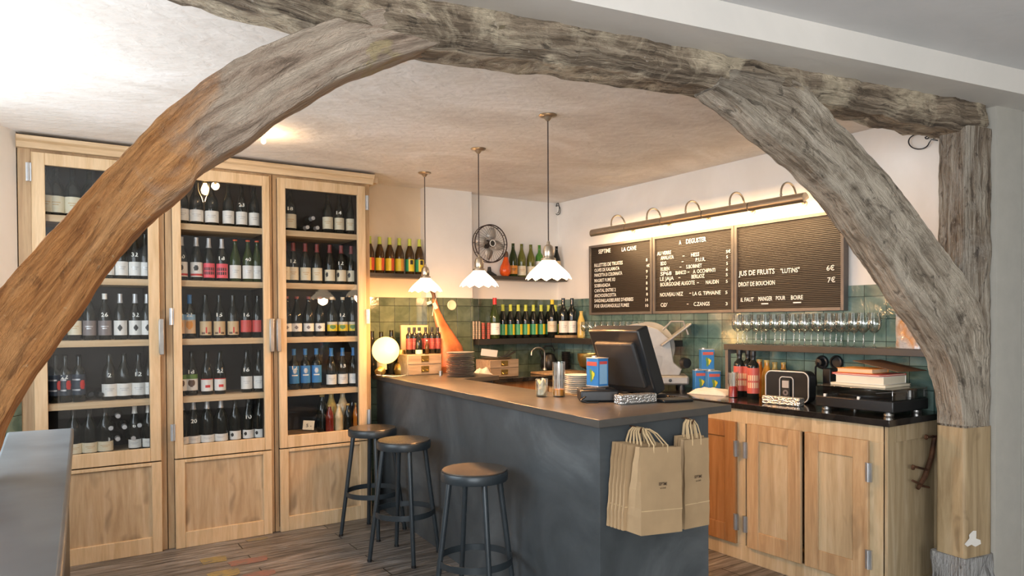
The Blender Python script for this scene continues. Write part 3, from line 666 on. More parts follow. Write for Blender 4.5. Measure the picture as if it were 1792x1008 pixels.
for i,(px,py,w_) in enumerate([(538,397,'left'),(548,381,'upper'),(558,398,'right')]):
    lying(px,py,5.24,0,'lying bottle, top shelf of right cabinet, %s of three'%w_,'bottles lying on the top shelf of the right cabinet','c_silver')
# bare bulb inside the middle cabinet
def bulb(p,label,s=1.,power=3,down=True,holder='brass'):
    t_=thing('bare_bulb_lamp',p,label,'lamp')
    MB().lathe([(.02,0),(.024,-.005),(.022,-.035),(.014,-.045)],seg=16).build('socket',holder,t_)
    MB().lathe([(.010,-.040),(.013,-.05),(.024,-.075),(.028,-.095),(.022,-.115),(.008,-.124)],seg=18).build('bulb','bulb',t_)
    l=bpy.data.lights.new('bulb_light','POINT');l.energy=power;l.color=(1,.66,.36);l.shadow_soft_size=.03
    t_.scale=(s,s,s);lo=bpy.data.objects.new('bulb_light',l);COL.objects.link(lo);lo.parent=t_;lo.location=(0,0,-.15)
p=at(359,322,Y=5.33);bulb((p.x,5.33,2.525),'small bare glowing bulb hanging inside the top of middle wine cabinet',power=1.2)
p=at(461,232,z=CZ);bulb((p.x,p.y,CZ),'small glowing bulb on the ceiling just under the curved brace',power=5,holder='white',s=.55)
# ================= BAR =================
bar=thing('bar_counter',(2.3,3.8,0),'long dark grey concrete bar counter with three stools before it','counter')
BZ=1.08
tp=[(1.962,2.33),(2.862,2.375),(2.862,3.02),(2.50,3.02),(2.58,4.62),(2.98,4.75),(2.98,5.48),(2.215,5.48)]
MB().prism(tp,BZ-.035,BZ).build('worktop',['bartop'],bar,world=True,bevel=.002,smooth=False)
bd=[(2.0,2.372),(2.727,2.405),(2.727,2.95),(2.44,2.95),(2.52,4.62),(2.94,4.78),(2.94,5.47),(2.25,5.47)]
MB().prism(bd,0,BZ-.035).build('body','bar',bar,world=True,smooth=False,bevel=.002)
# ---- left counter in the foreground
lc=thing('side_counter',(0,2.3,0),'blurred grey-topped side counter at the lower left corner, near the window','counter')
MB().prism([(-.14,1.40),(-.02,1.36),(.016,1.40),(.085,3.40),(-.14,3.42)],1.045,1.08).build('worktop','ctop',lc,world=True,bevel=.012) if 'ctop' in MT else None
MT['ctop']=flat('grey_counter_top',(.14,.16,.175),.35,var=.1,scale=4)
MB().prism([(-.14,1.40),(-.02,1.36),(.016,1.40),(.085,3.40),(-.14,3.42)],1.035,1.08).build('worktop','ctop',lc,world=True,bevel=.01)
MB().prism([(-.14,1.44),(-.02,1.42),(.065,3.37),(-.14,3.38)],0,1.035).build('body','black',lc,world=True,smooth=False)
# ---- stools
def stool(x,y,rz,label):
    t_=thing('bar_stool',(x,y,0),label,'stool','round-topped metal bar stools in front of the bar',rz)
    MB().lathe([(.001,.741),(.150,.741),(.160,.744),(.166,.750),(.163,.7545),(.14,.7535),(.06,.7475),(.001,.7465)],seg=48).build('seat','seat',t_)
    MB().lathe([(.150,.700),(.168,.700),(.171,.705),(.171,.742),(.167,.748),(.160,.745),(.150,.738)],seg=48).build('seat_rim','stoolmetal',t_)
    for k in range(4):
        a=PI/4+k*PI/2;c,s_=math.cos(a),math.sin(a)
        MB().tube([(c*.125,s_*.125,.735),(c*.137,s_*.137,.69),(c*.225,s_*.225,.012),(c*.2255,s_*.2255,0)],[.014,.0155,.0135,.011],14).build('leg','stoolmetal',t_)
        MB().lathe([(.012,0),(.0155,.001),(.0155,.014),(.012,.016)],(c*.2255,s_*.2255,0),14).build('foot_cap','black',t_)
    MB().lathe([(.187,.278),(.192,.278),(.192,.312),(.187,.312),(.187,.278)],seg=48,cap=False).build('foot_ring','stoolmetal',t_)
stool(1.935,4.79,.55,'round black-legged bar stool with brown top, farthest, beside the wine cabinet')
stool(1.90,4.18,.60,'round black-legged bar stool with brown top, middle of the three at the bar')
stool(1.812,3.13,.62,'round black-legged bar stool with brown top, nearest, separate from other two')
# ---- paper bags
def hook(x,y,z,label):
    o=MB().tube([(x,y+.06,z+.01),(x,y+.02,z+.012),(x,y-.005,z+.005),(x,y-.016,z-.012),(x,y-.02,z+.0),(x,y-.028,z+.012)],.003,8).build('wall_hook','iron',loc=(x,y+.05,z),world=True);tag(o,label,'hook')
def bag(cx,y,zt,w_,h_,d_,tilt,label,group,show,hookp,open_=.6):
    t_=thing('paper_bag',(cx,y,zt-h_),label,'bag',group)
    mb=MB();s_=math.sin(tilt);R=Matrix.Rotation(tilt,3,'Y')
    def P(a,b,c):
        q=R@Vector((a,b,c));return q
    n=10;v=[];rows=[]
    for j in range(n+1):
        f=j/n;dd=d_*(1-open_*f**1.3);zz=h_*f
        ring=[(-w_/2,-dd/2),(0,-dd/2-.003*math.sin(PI*f)),(w_/2,-dd/2),(w_/2-.012*f,0),(w_/2,dd/2),(0,dd/2),(-w_/2,dd/2),(-w_/2+.012*f,0)]
        wob=.002*math.sin(j*2.1+cx*9)
        rows.append(ring)
        for a,b in ring:v.append(P(a+wob,b-(.0 if j else 0),zz))
    f=[(j*8+k,j*8+(k+1)%8,(j+1)*8+(k+1)%8,(j+1)*8+k) for j in range(n) for k in range(8)]+[tuple(range(7,-1,-1))]
    mb.add(v,f);o=mb.build('bag_body','kraft',t_,smooth=False)
    md=o.modifiers.new('solid','SOLIDIFY');md.thickness=.0012
    # fold line
    mb=MB();dd=d_*(1-open_*.27**1.3);mb.add([P(-w_/2,-dd/2-.0025,h_*.27),P(w_/2,-dd/2-.0025,h_*.27),P(w_/2,-dd/2-.002,h_*.28),P(-w_/2,-dd/2-.002,h_*.28)],[(0,1,2,3)]);mb.build('fold','kraftcord',t_,smooth=False)
    for sgn in (-1,1):
        dd=d_*(1-open_);pts=[]
        hp=Vector(hookp)-Vector((cx,y,zt-h_))
        a=P(-w_*.17,sgn*(dd/2+.001),h_*.93);b=P(w_*.17,sgn*(dd/2+.001),h_*.93);a2=P(-w_*.17,sgn*(dd/2),h_*1.02);b2=P(w_*.17,sgn*(dd/2),h_*1.02)
        top=Vector((hp.x,(a2.y+hp.y)/2 if False else a2.y*.5+hp.y*.5,hp.z+.004))
        pts=[a,a2,a2.lerp(top,.55)+Vector((-.012,0,.012)),a2.lerp(top,.85)+Vector((-.006,0,.012)),top,b2.lerp(top,.85)+Vector((.006,0,.012)),b2.lerp(top,.55)+Vector((.012,0,.012)),b2,b]
        MB().tube(pts,.0032,7).build('handle','kraftcord',t_)
    if show:
        mb=MB();dd=d_*(1-open_*.55**1.3);yy=-dd/2-.006
        put_text(mb,'SEPTIME',P(-.024,yy,h_*.56),R@Vector((1,0,0)),R@Vector((0,0,1)),.05,.013);put_text(mb,'LA CAVE',P(-.014,yy,h_*.52),R@Vector((1,0,0)),R@Vector((0,0,1)),.034,.007)
        mb.build('printed_logo','kraftdark',t_,smooth=False)
ctr=(2.215)
for k in range(6):
    first=k==5;y=2.352-.0155*k-(.034 if first else 0)
    bag(2.192 if first else 2.150+.007*k,y,.955+.012*(5-k)/5,.245 if first else .25,.365,.10 if first else .014,.085,['large kraft paper bag, sixth and hindmost of the hanging bunch','large kraft paper bag, fifth from front in the hanging bunch','large kraft paper bag, fourth from front in the hanging bunch','large kraft paper bag, third from front in the hanging bunch','large kraft paper bag, second from front in the hanging bunch','large kraft paper bag with printed logo, frontmost of the bunch'][k],'large paper bags hanging on the bar end',first,(2.185,2.34,1.022),.72)
hook(2.185,2.33,1.02,'small iron hook under the bar top holding the large paper bags')
for k in range(3):
    y=2.352-.018*k;first=k==2
    bag(2.515+.006*k,y,.965-.008*k,.165,.41,.04 if first else .016,.02,['narrow kraft bottle bag, hindmost of the three hanging at bar corner','narrow kraft bottle bag, middle of the three hanging at bar corner','narrow kraft bottle bag with printed logo, front of three at bar corner'][k],'narrow bottle bags hanging on the bar end',first,(2.52,2.34,1.03),.5)
hook(2.52,2.335,1.03,'small iron hook under the bar top holding the narrow bottle bags')
# ================= BACK COUNTER =================
bc=thing('back_counter',(3.6,5.3,0),'black-topped wooden counter along the tiled back wall','counter')
MB().box(2.985,4.185,5.0,5.585,.995,1.03).build('worktop','slate',bc,world=True,bevel=.002)
MB().box(2.985,4.18,5.05,5.58,0,.995).build('cupboard','oak_orange',bc,world=True)
# ---- right counter
RZ=.985;RX=3.60
rc=thing('wall_counter',(3.9,3.5,0),'pale oak cupboard with panelled doors under a black worktop, right wall','cabinet')
MB().box(RX,4.185,1.985,4.98,RZ-.035,RZ).build('worktop','slate',rc,world=True,bevel=.002)
RF=RX+.025
mb=MB().box(RF,RF+.02,2.02,4.97,.86,.95).box(RF,RF+.02,2.02,4.97,0,.10).box(RF,RF+.02,2.02,2.12,.10,.86).box(RF,RF+.02,2.90,3.0,.10,.86).box(RF,RF+.02,3.9,4.0,.10,.86)
mb.box(RF+.02,4.18,2.03,2.05,0,.95).box(RF+.02,4.18,2.05,4.97,.0,.03).box(4.16,4.18,2.05,4.97,.03,.95)
mb.build('carcass','oak_pale',rc,world=True,bevel=.002)
mb=MB().box(RF+.0,RF+.07,2.005,2.03,0,.95).box(RF+.07,4.18,2.005,2.03,.86,.95).box(RF+.07,4.18,2.005,2.03,0,.10).box(4.12,4.18,2.005,2.03,.1,.86)
mb.build('side_panel_frame','oak_grey',rc,world=True,bevel=.002)
MB().box(RF+.07,4.12,2.018,2.03,.10,.86).build('side_panel','oak_grey',rc,world=True)
def rdoor(y0,y1,mats,hinge_y,z0=.10,z1=.865):
    fm,pm=mats;t_=.085
    mb=MB().box(RF-.022,RF-.001,y0,y0+t_,z0,z1).box(RF-.022,RF-.001,y1-t_,y1,z0,z1).box(RF-.022,RF-.001,y0+t_,y1-t_,z0,z0+.11).box(RF-.022,RF-.001,y0+t_,y1-t_,z1-.10,z1)
    d=mb.build('cupboard_door',fm,rc,world=True,bevel=.003)
    MB().box(RF-.012,RF-.004,y0+t_-.002,y1-t_+.002,z0+.10,z1-.09).build('panel',pm,d,world=True)
    for hz in (.70,.24):
        h=MB().box(RF-.028,RF-.016,hinge_y-.016,hinge_y+.016,hz-.05,hz+.05);h.tube([(RF-.030,hinge_y,hz-.05),(RF-.030,hinge_y,hz+.05)],.007);h.build('hinge','zinc',rc,world=True)
rdoor(2.10,2.475,('oak_warm','oak_pale'),2.095)
rdoor(2.50,2.875,('oak_warm','oak_pale'),2.885)
rdoor(2.96,3.33,('oak_orange','oak_orange'),2.955)
rdoor(3.4,3.85,('oak_orange','oak_orange'),3.39)
# iron bracket on side panel
mb=MB();q=[at(x,y,Y=1.985) for x,y in ((1636,762),(1630,800),(1618,835),(1606,855))];mb.tube(q,[.012,.014,.014,.010],8)
for (x0_,y0_,x1_,y1_) in ((1636,764,1622,765),(1622,822,1598,816),(1612,848,1597,841),(1612,850,1626,853)):
    mb.tube([at(x0_,y0_,Y=1.98),at(x1_,y1_,Y=1.97)],.006,8)
for x0_,y0_ in ((1621,765),(1598,818)):
    c=at(x0_,y0_,Y=1.975);mb.lathe([(.006,-.004),(.014,-.004),(.014,.004),(.006,.004)],c,12,axis=(0,1,0))
tag(mb.build('iron_tap','iron'),'rusty old iron fitting with round knobs on the cupboard side panel','fitting')
# ================= SHELVES =================
def slab(name,label,x0,x1,y0,y1,z0,z1,mat='darkshelf'):
    return tag(MB().box(x0,x1,y0,y1,z0,z1).build(name,mat,bevel=.0015),label,'shelf')
slab('wall_shelf','short dark shelf of six yellow-necked bottles on the cream wall',2.16,2.70,5.46,5.598,1.875,1.91)
slab('wall_shelf','upper dark shelf with the fan and green bottles on the back wall',3.19,4.18,5.42,5.598,1.885,1.918)
o=slab('wall_shelf','long low black shelf of green-labelled bottles turning the tiled corner',3.19,4.185,5.42,5.588,1.30,1.35,'blackmat')
slab('wall_shelf','black shelf of stemmed glasses at the tiled corner, behind the till',3.98,4.188,3.95,5.415,1.30,1.35,'blackmat')
gs=thing('glass_shelf',(4.08,2.7,1.3),'long brown steel shelf holding stemmed glasses and a wrapped parcel, right wall','shelf')
MB().box(3.98,4.188,1.93,3.37,1.298,1.338).build('board','darkshelf',gs,world=True,bevel=.002)
MB().box(3.99,4.02,3.34,3.365,RZ,1.298).box(4.02,4.188,3.34,3.365,1.27,1.298).build('leg','greyframe',gs,world=True)
def brow(items,Y,z,where,group,sc_=1.,ypx=590):
    for n,(px,st) in enumerate(items):
        p=at(px,ypx,Y=Y);bottle(st,(p.x,Y,z),'%s bottle, %s from left, %s'%(ST[st][8],ORD[n],where),group,sc_)
brow([(647,'yelR'),(664.5,'yelR'),(682,'yelR'),(699,'yelO'),(717,'yelG'),(734,'yelG')],5.53,1.911,'short shelf beside cabinet','bottles on the short shelf',1.,460)
brow([(898,'orangel'),(913,'olivew'),(929,'olivew'),(944,'brightg'),(959,'dark'),(974,'darky')],5.52,1.919,'upper shelf with the fan','bottles on the upper back shelf',1.04,460)
brow([(866,'bigred')],5.47,1.351,'the low back shelf','bottles on the low back shelf',1.23,560)
brow([(880,'greeny'),(893.5,'greeny'),(907,'greeny'),(920,'greeny'),(933.5,'greeny'),(947,'greeny'),(960,'greeny'),(972,'greeny'),(984,'greeny')],5.54,1.351,'low shelf by the tiled corner','green-labelled bottles on the low back shelf',1.04,560)
p=at(968,560,Y=5.44);bottle('tally',(p.x,5.455,1.351),'tall bottle with yellow capsule and cream label, front of low shelf corner','bottles in the shelf corner',1.2)
tag(MB().box(4.01,4.16,5.235,5.40,1.351,1.375).build('wooden_block','oak_warm',bevel=.002),'small wooden board lifting two dark bottles in the shelf corner','board')
bottle('darkw',(4.045,5.31,1.376),'dark bottle with white label on wooden board, left of the pair','bottles in the shelf corner',1.15)
bottle('darkw',(4.125,5.28,1.376),'dark bottle with white label on wooden board, right of the pair','bottles in the shelf corner',1.15)
p=at(1015,560,X=4.13);bottle('jyel',(4.13,5.15,1.351),'yellow-topped small bottle between dark pair and the stemmed glasses','bottles in the shelf corner',1.0)
# striped tubes left of the big red capped bottle
MT['tubew']=None
def striped(name,a,b,sc_):
    t=NT(name);c=t.coord();w_=t.n.new('ShaderNodeTexWave');w_.bands_direction='Z';w_.inputs['Scale'].default_value=sc_;t.l.new(c,w_.inputs[0])
    return t.fin(t.ramp(w_.outputs[1],[(.45,a),(.55,b)]),.5)
MT['tubew']=striped('stacked_cups_pale',(.10,.07,.05),(.55,.45,.33),26);MT['tuber']=striped('stacked_cups_red',(.03,.02,.015),(.50,.08,.05),26)
for i,(px,mm) in enumerate(((829,'tubew'),(834,'tubew'),(839,'tubew'),(846,'tuber'),(855,'tuber'))):
    p=at(px,590,Y=5.47);r=.0105 if mm=='tubew' else .0165
    o=MB().lathe([(.001,0),(r,0),(r,.16 if mm=='tubew' else .145),(.001,.16 if mm=='tubew' else .145)],seg=14).build('cup_stack',mm,loc=(p.x,5.47,1.351))
    tag(o,('thin pale striped tube, %s of three at the left shelf end'%['left','middle','right'][i]) if i<3 else ('red studded tube, %s of two beside the red-capped bottle'%['left','right'][i-3]),'tube','striped tubes on the low shelf')
# ================= FAN & GOURD =================
MT['fanblade']=flat('fan_blade',(.55,.52,.47),.35,.3)
c=at(855,427,Y=5.50)
fan=thing('table_fan',(c.x,5.50,1.919),'old metal fan with round wire guard on the upper back shelf','fan')
R_=.168;hz=c.z-1.919
mb=MB()
def ring(mb,r,y,rr,cz=hz):mb.tube([(r*math.cos(a*PI/24),y,cz+r*math.sin(a*PI/24)) for a in range(48)],rr,6,closed=True)
ring(mb,R_,-.045,.0055);ring(mb,R_,0,.004);ring(mb,.030,-.062,.004)
for k in range(36):
    a=k*2*PI/36;mb.tube([(.03*math.cos(a),-.062,hz+.03*math.sin(a)),(R_*.6*math.cos(a+.12),-.058,hz+R_*.6*math.sin(a+.12)),(R_*math.cos(a+.2),-.045,hz+R_*math.sin(a+.2))],.0011,4)
for k in range(12):
    a=k*2*PI/12;mb.tube([(R_*math.cos(a),-.045,hz+R_*math.sin(a)),(R_*math.cos(a),0,hz+R_*math.sin(a))],.003,5)
mb.build('wire_guard','cord',fan)
for k in range(4):
    a0=PI/2+k*PI/2-.15;mb=MB();v=[]
    for j in range(7):
        f_=j/6;r=.028+.12*f_;w_=.018+.045*math.sin(PI*min(1,f_*.9+.08));tw=.5
        for s_ in (-1,1):
            a=a0+s_*w_/r*.75 if r>.05 else a0+s_*.3
            v.append((r*math.cos(a),-.025+s_*.010,hz+r*math.sin(a)))
    mb.add(v,[(2*j,2*j+1,2*j+3,2*j+2) for j in range(6)]);o=mb.build('blade','fanblade',fan);o.modifiers.new('s','SOLIDIFY').thickness=.0015
MB().lathe([(.001,0),(.024,0),(.028,.012),(.024,.02),(.001,.022)],(0,-.044,hz),20,axis=(0,-1,0)).build('badge','black',fan)
MB().lathe([(.024,0),(.031,0),(.031,.005),(.024,.005),(.024,0)],(0,-.068,hz),24,axis=(0,-1,0),cap=False).build('badge_ring','white',fan)
MB().lathe([(.001,.0),(.035,.0),(.04,.02),(.038,.04),(.02,.055),(.001,.056)],(0,.0,hz),20,axis=(0,1,0)).build('motor','blackmat',fan)
MB().lathe([(.001,0),(.065,0),(.068,.008),(.05,.02),(.02,.04),(.014,.08),(.001,.08)],(0,-.01,.0),24).build('base','blackmat',fan)
p=at(882,460,Y=5.48)
g=thing('gourd_vase',(p.x,5.46,1.919),'glossy orange-red pear-shaped gourd between the fan and bottles','gourd')
MT['gourd']=flat('orange_gourd',(.62,.09,.015),.18,var=.1)
def bend(q,a):return Vector((q.x+.10*max(0,q.z-.06)**1*.9,q.y,q.z))
MB().lathe([(.001,0),(.028,0),(.046,.02),(.052,.05),(.047,.085),(.034,.12),(.024,.15),(.019,.175)],seg=24,scal=bend,cap=True).build('body','gourd',g)
MB().lathe([(.020,.172),(.021,.185),(.018,.205),(.009,.225),(.001,.228)],seg=16,scal=bend).build('dark_neck','c_brown',g)
# ================= PENDANTS =================
PN=[(2.455,4.979,1.00,'farthest and smallest-looking pendant lamp with frilled opal shade, near the ham'),(2.423,4.106,1.0,'middle pendant lamp with frilled opal shade hanging before the fan'),(2.362,3.235,1.03,'nearest pendant lamp with frilled opal shade, its canopy highest in view')]
pd=None
for x,y,s_,lb in PN:
    t_=thing('pendant_lamp',(x,y,CZ),lb,'lamp','pendant lamps over the bar')
    if pd is None:
        MB().lathe([(.001,-.0),(.050,-.0),(.052,-.004),(.045,-.010),(.025,-.014),(.016,-.026),(.009,-.034),(.001,-.035)],seg=28).build('canopy','brasslight',t_)
        MB().tube([(0,0,-.03),(0,0,-.72)],.0034,8).build('cord','cord',t_)
        MB().lathe([(.004,-.705),(.008,-.71),(.010,-.725),(.024,-.735),(.031,-.76),(.031,-.79),(.028,-.797),(.040,-.803),(.042,-.815),(.028,-.818)],seg=24).build('lamp_holder','brasslight',t_)
        N=96;pr=[(.030,-.808),(.034,-.815),(.052,-.835),(.075,-.855),(.098,-.875),(.116,-.893),(.124,-.905)]
        v=[]
        for r,z in pr:
            f_=(r-.03)/.094
            for k in range(N):
                a=2*PI*k/N;w1=math.sin(8*a*1.5);zz=z+(-.017*abs(((a*6/PI)%1)*2-1))*f_**4;rr=r*(1+.03*math.cos(12*a)*f_)
                v.append((rr*math.cos(a),rr*math.sin(a),zz))
        mb=MB().add(v,[(i*N+k,i*N+(k+1)%N,(i+1)*N+(k+1)%N,(i+1)*N+k) for i in range(len(pr)-1) for k in range(N)])
        o=mb.build('lamp_shade','shade',t_,ang=60);o.modifiers.new('s','SOLIDIFY').thickness=.003
        MB().sphere((0,0,-.865),.024).build('bulb','bulb',t_)
        pd=t_
    else:
        for ch in pd.children:
            if ch.type=='MESH':c=copyo(ch,t_)
    l=bpy.data.lights.new('pendant_light','POINT');l.energy=30;l.color=(1,.50,.19);l.shadow_soft_size=.05
    lo=bpy.data.objects.new('pendant_light',l);COL.objects.link(lo);lo.parent=t_;lo.location=(0,0,-.925)
# ================= LETTER BOARDS =================
BX=4.15
def board(px0,px1,label):
    y0=at(px1,500,X=BX-.005).y;y1=at(px0,500,X=BX-.005).y;z0,z1=1.56,2.188
    t_=thing('letter_board',(BX,(y0+y1)/2,z0),label,'sign','black letter boards on the right wall')
    MB().box(BX+.005,4.195,y0+.004,y1-.004,z0+.005,z1-.005).build('felt','board',t_,world=True,smooth=False)
    w_=.022
    mb=MB().box(BX-.008,4.195,y0,y0+w_,z0,z1).box(BX-.008,4.195,y1-w_,y1,z0,z1).box(BX-.008,4.195,y0+w_,y1-w_,z0,z0+w_).box(BX-.008,4.195,y0+w_,y1-w_,z1-w_,z1)
    mb.build('frame','greyframe',t_,world=True,bevel=.002);return t_
def letters(t_,ox,lines):
    for s_,c0,c1,cy,hp in lines:
        mb=MB();a=at(ox+c0/4.383,330+cy/4.383,X=BX-.001);b=at(ox+c1/4.383,330+cy/4.383,X=BX-.001)
        hh=hp/4.383*( (a-Vector((0,0,H))).dot(fw))/F
        if s_=='_':mb.box(BX-.001,BX+.001,b.y,a.y,a.z-.004,a.z+.004)
        else:put_text(mb,s_,(BX-.001,a.y,a.z),(0,-1,0),(0,0,1),a.y-b.y,hh)
        mb.build('lettering','letter',t_,world=True,smooth=False)
b1=board(1031,1141,'left letter board headed septime la cave, listing nine snacks');b2=board(1142.5,1284,'middle letter board headed a deguster, listing wines by the glass');b3=board(1285,1477,'right and largest letter board with three lines in its lower half')
L1=[('SEPTIME',120,212,500,30),('LA CAVE',298,410,483,30)]
for s_,c1,cy in (('RiLLETTES DE TRUiTES',305,603),('OLiVES DE KALAMATA',280,641),('PANCETTA Di COLONNATA',302,679),('MAGRET FUME X3',247,720),('SOBRASADA',210,759),('CANTAL ENTRE 2',252,797),('ANCHOiS/RiCOTTA',255,835),("SARDiNiLLAS/BEURRE D'HERBES",387,873),('FOiE GRAS/ANGUiLLE FUMEE',355,914)):L1.append((s_,89,c1,cy,25))
for s_,c0,c1,cy in (('8',484,496,558),('4€',487,512,603),('9',484,497,647),('7',484,497,692),('8',484,496,736),('8',484,496,779),('8',486,498,821),('14',480,500,865),('10',480,501,908)):L1.append((s_,c0,c1,cy,22))
letters(b1,1020,L1)
L2=[('A',737,755,431,33),('DEGUSTER',792,945,424,35),('AU VERRE',570,677,514,27)]
for s_,c0,c1,cy in (('AMALAYA',597,697,548),('-',765,780,527),('HESS',830,892,523),('BDO',597,640,590),('-',758,772,570),('P.U.R.',865,940,561),('RUBEN',597,663,633),('-',742,756,612),('S.BOBiNET',793,913,614),('SP68',595,680,669),('BiANCO',712,792,661),('-',803,817,650),('A. OCCHiPiNTi',845,1017,651),('LE JAJA',592,697,708),('-',733,747,692),('BERLiOZ',833,933,690),('BOURGOGNE ALiGOTE',595,858,751),('-',876,890,731),('NAUDiN',943,1042,733),('NOUVEAU NEZ',592,768,829),('-',817,830,812),('LA G. TiPHAiNE',842,1057,820),("CiD'",597,648,907),('-',797,811,895),('C.ZANGS',850,973,900)):L2.append((s_,c0,c1,cy,28))
for s_,c0,c1,cy in (('5€',1098,1133,495),('5',1100,1112,536),('5',1100,1112,586),('6',1098,1112,631),('5',1097,1111,672),('5',1097,1111,723),('5',1093,1109,808),('3',1094,1110,895)):L2.append((s_,c0,c1,cy,23))
letters(b2,1020,L2)
letters(b3,1270,[('JUS DE FRUiTS',100,375,671,37),('"LUTiNS"',420,566,650,35),('6€',773,833,630,38),('DROiT DE BOUCHON',98,377,752,32),('7€',780,840,720,38),('iL FAUT',115,215,868,30),('MANGER',250,357,862,32),('POUR',385,457,855,30),('BOiRE',500,592,852,32),('_',273,325,884,5),('_',517,577,875,5)])
# picture lights
YS=[at(px,380,X=3.95).y for px in (1036,1088,1147,1223,1305,1408)]
YS=[4.77,4.33,3.93,3.52,3.12,2.70]
tx=3.95;tz=2.262
for i in range(5):
    ya,yb=YS[i],YS[i+1]
    t_=thing('picture_light',(4.19,(ya+yb)/2,2.30),'brass picture light over the letter boards, %s from the left of the row of five'%ORD[i],'lamp','picture lights over the letter boards')
    mb=MB();n=12;v=[]
    for y in (ya-.004,yb+.004):
        for k in range(n):
            a=.05+PI*1.32*k/(n-1);v.append((tx+.034*math.cos(a),y,tz+.034*math.sin(a)))
    mb.add(v,[(k,k+1,n+k+1,n+k) for k in range(n-1)]+[tuple(range(n)),tuple(range(2*n-1,n-1,-1))]);o=mb.build('housing','brasslight',t_,world=True,ang=40);o.modifiers.new('s','SOLIDIFY').thickness=.002
    MB().tube([(tx+.004,ya-.03,tz-.004),(tx+.004,yb+.03,tz-.004)],.008,10).build('tube','tubelit',t_,world=True)
    ym=(ya+yb)/2-.03
    arc=[(tx+.0,ym,tz+.03),(tx+.0,ym,tz+.055)]+[(tx+.075-.075*math.cos(a),ym-.03*a/PI*0,tz+.06+.07*math.sin(a)) for a in [PI*k/10 for k in range(1,10)]]+[(tx+.16,ym,tz+.04),(4.19,ym,tz+.01)]
    MB().tube(arc,.0065,8).sphere((tx,ym,tz+.045),.009,10,6).build('arm','brasslight',t_,world=True)
    MB().lathe([(.001,0),(.02,0),(.018,.006),(.001,.008)],(4.199,ym,tz+.01),16,axis=(-1,0,0)).build('wall_plate','brasslight',t_,world=True)
    l=bpy.data.lights.new('picture_tube_light','AREA');l.shape='RECTANGLE';l.size=abs(ya-yb)*.92;l.size_y=.03;l.energy=3.4;l.color=(1,.66,.34)
    lo=bpy.data.objects.new('picture_tube_light',l);COL.objects.link(lo);lo.parent=t_
    d=Vector((.62,0,-.78)).normalized();zx=-d;xx=Vector((0,1,0));yy=zx.cross(xx)
    mm=Matrix((xx,yy,zx)).transposed().to_4x4();lo.matrix_local=Matrix.Translation(Vector((tx+.012,(ya+yb)/2,tz-.02))-t_.location)@mm
# ================= WINE GLASSES =================
GP=[(.001,0),(.031,0),(.031,.0015),(.012,.004),(.005,.010),(.0042,.03),(.0042,.075),(.006,.084),(.020,.093),(.033,.108),(.0395,.130),(.039,.155),(.034,.185),(.0315,.205)]
gm=MB().lathe(GP+[(.0305,.205),(.033,.185),(.038,.155),(.0385,.130),(.032,.109),(.019,.0945),(.001,.088)],seg=24,cap=False).mesh('stemmed_glass','goblet',ang=50)
def gl(p,lb,grp,s_=1.):
    o=bpy.data.objects.new('stemmed_glass',gm);COL.objects.link(o);o.location=p;o.scale=(s_,)*3;tag(o,lb,'glass',grp)
fr=[1291,1307,1323,1340,1356,1372,1389,1408,1431,1453,1472,1495,1511,1530]
for i,px in enumerate(fr):
    p=at(px,605,X=4.03);gl((4.03,p.y,1.338),'stemmed wine glass, %s from left in front row of the brown shelf'%ORD[i],'stemmed glasses on the brown shelf')
for i,px in enumerate([1300,1333,1366,1399,1420,1442,1463,1484]):
    p=at(px,603,X=4.13);gl((4.13,p.y,1.338),'stemmed wine glass, %s from left in back row of the brown shelf'%ORD[i],'stemmed glasses on the brown shelf')
for i in range(11):
    px=1022+i*11;p=at(px,585,X=4.05);gl((4.05,p.y,1.351),'stemmed glass, %s from left on corner shelf behind the till'%ORD[i],'stemmed glasses on the corner shelf',.72)
# wrapped parcel at right end of the shelf
p0=at(1556,608,X=4.02);t=NT('crinkled_wrap');c=t.coord();n=t.noise(c,9,6,.65,1.5)
MT['wrap']=t.fin(t.ramp(t.noise(c,5,4,.6,1),[(.3,(.20,.26,.36)),(.45,(.50,.52,.55)),(.56,(.62,.60,.58)),(.64,(.70,.34,.12)),(.75,(.15,.10,.08))]),.12,t.bump(n,.9,.03),0,Coat_Weight=.8)
mb=MB();N1,N2=14,14;pts=[]
for side,dx in ((0,-.045),(1,.045)):
    for j in range(N2+1):
        for i in range(N1+1):
            y=p0.y-.30*i/N1;z=1.338+.33*j/N2*(1-.08*math.sin(i));f_=math.sin(PI*min(1,max(0,i/N1)))**.4*(1-.6*(j/N2)**2)
            x=4.09+dx*f_*1.0+.010*noise.noise(Vector((i*.7,j*.7,side*9)));pts.append((x,y,z))
W=N1+1;B=(N2+1)*W
f=[]
for j in range(N2):
    for i in range(N1):
        q=j*W+i;f.append((q,q+1,q+W+1,q+W));f.append((B+q+W,B+q+W+1,B+q+1,B+q))
mb.add(pts,f);o=mb.build('wrapped_parcel','wrap',ang=20);tag(o,'shiny plastic-wrapped orange and white parcel at the right end of glass shelf','parcel')
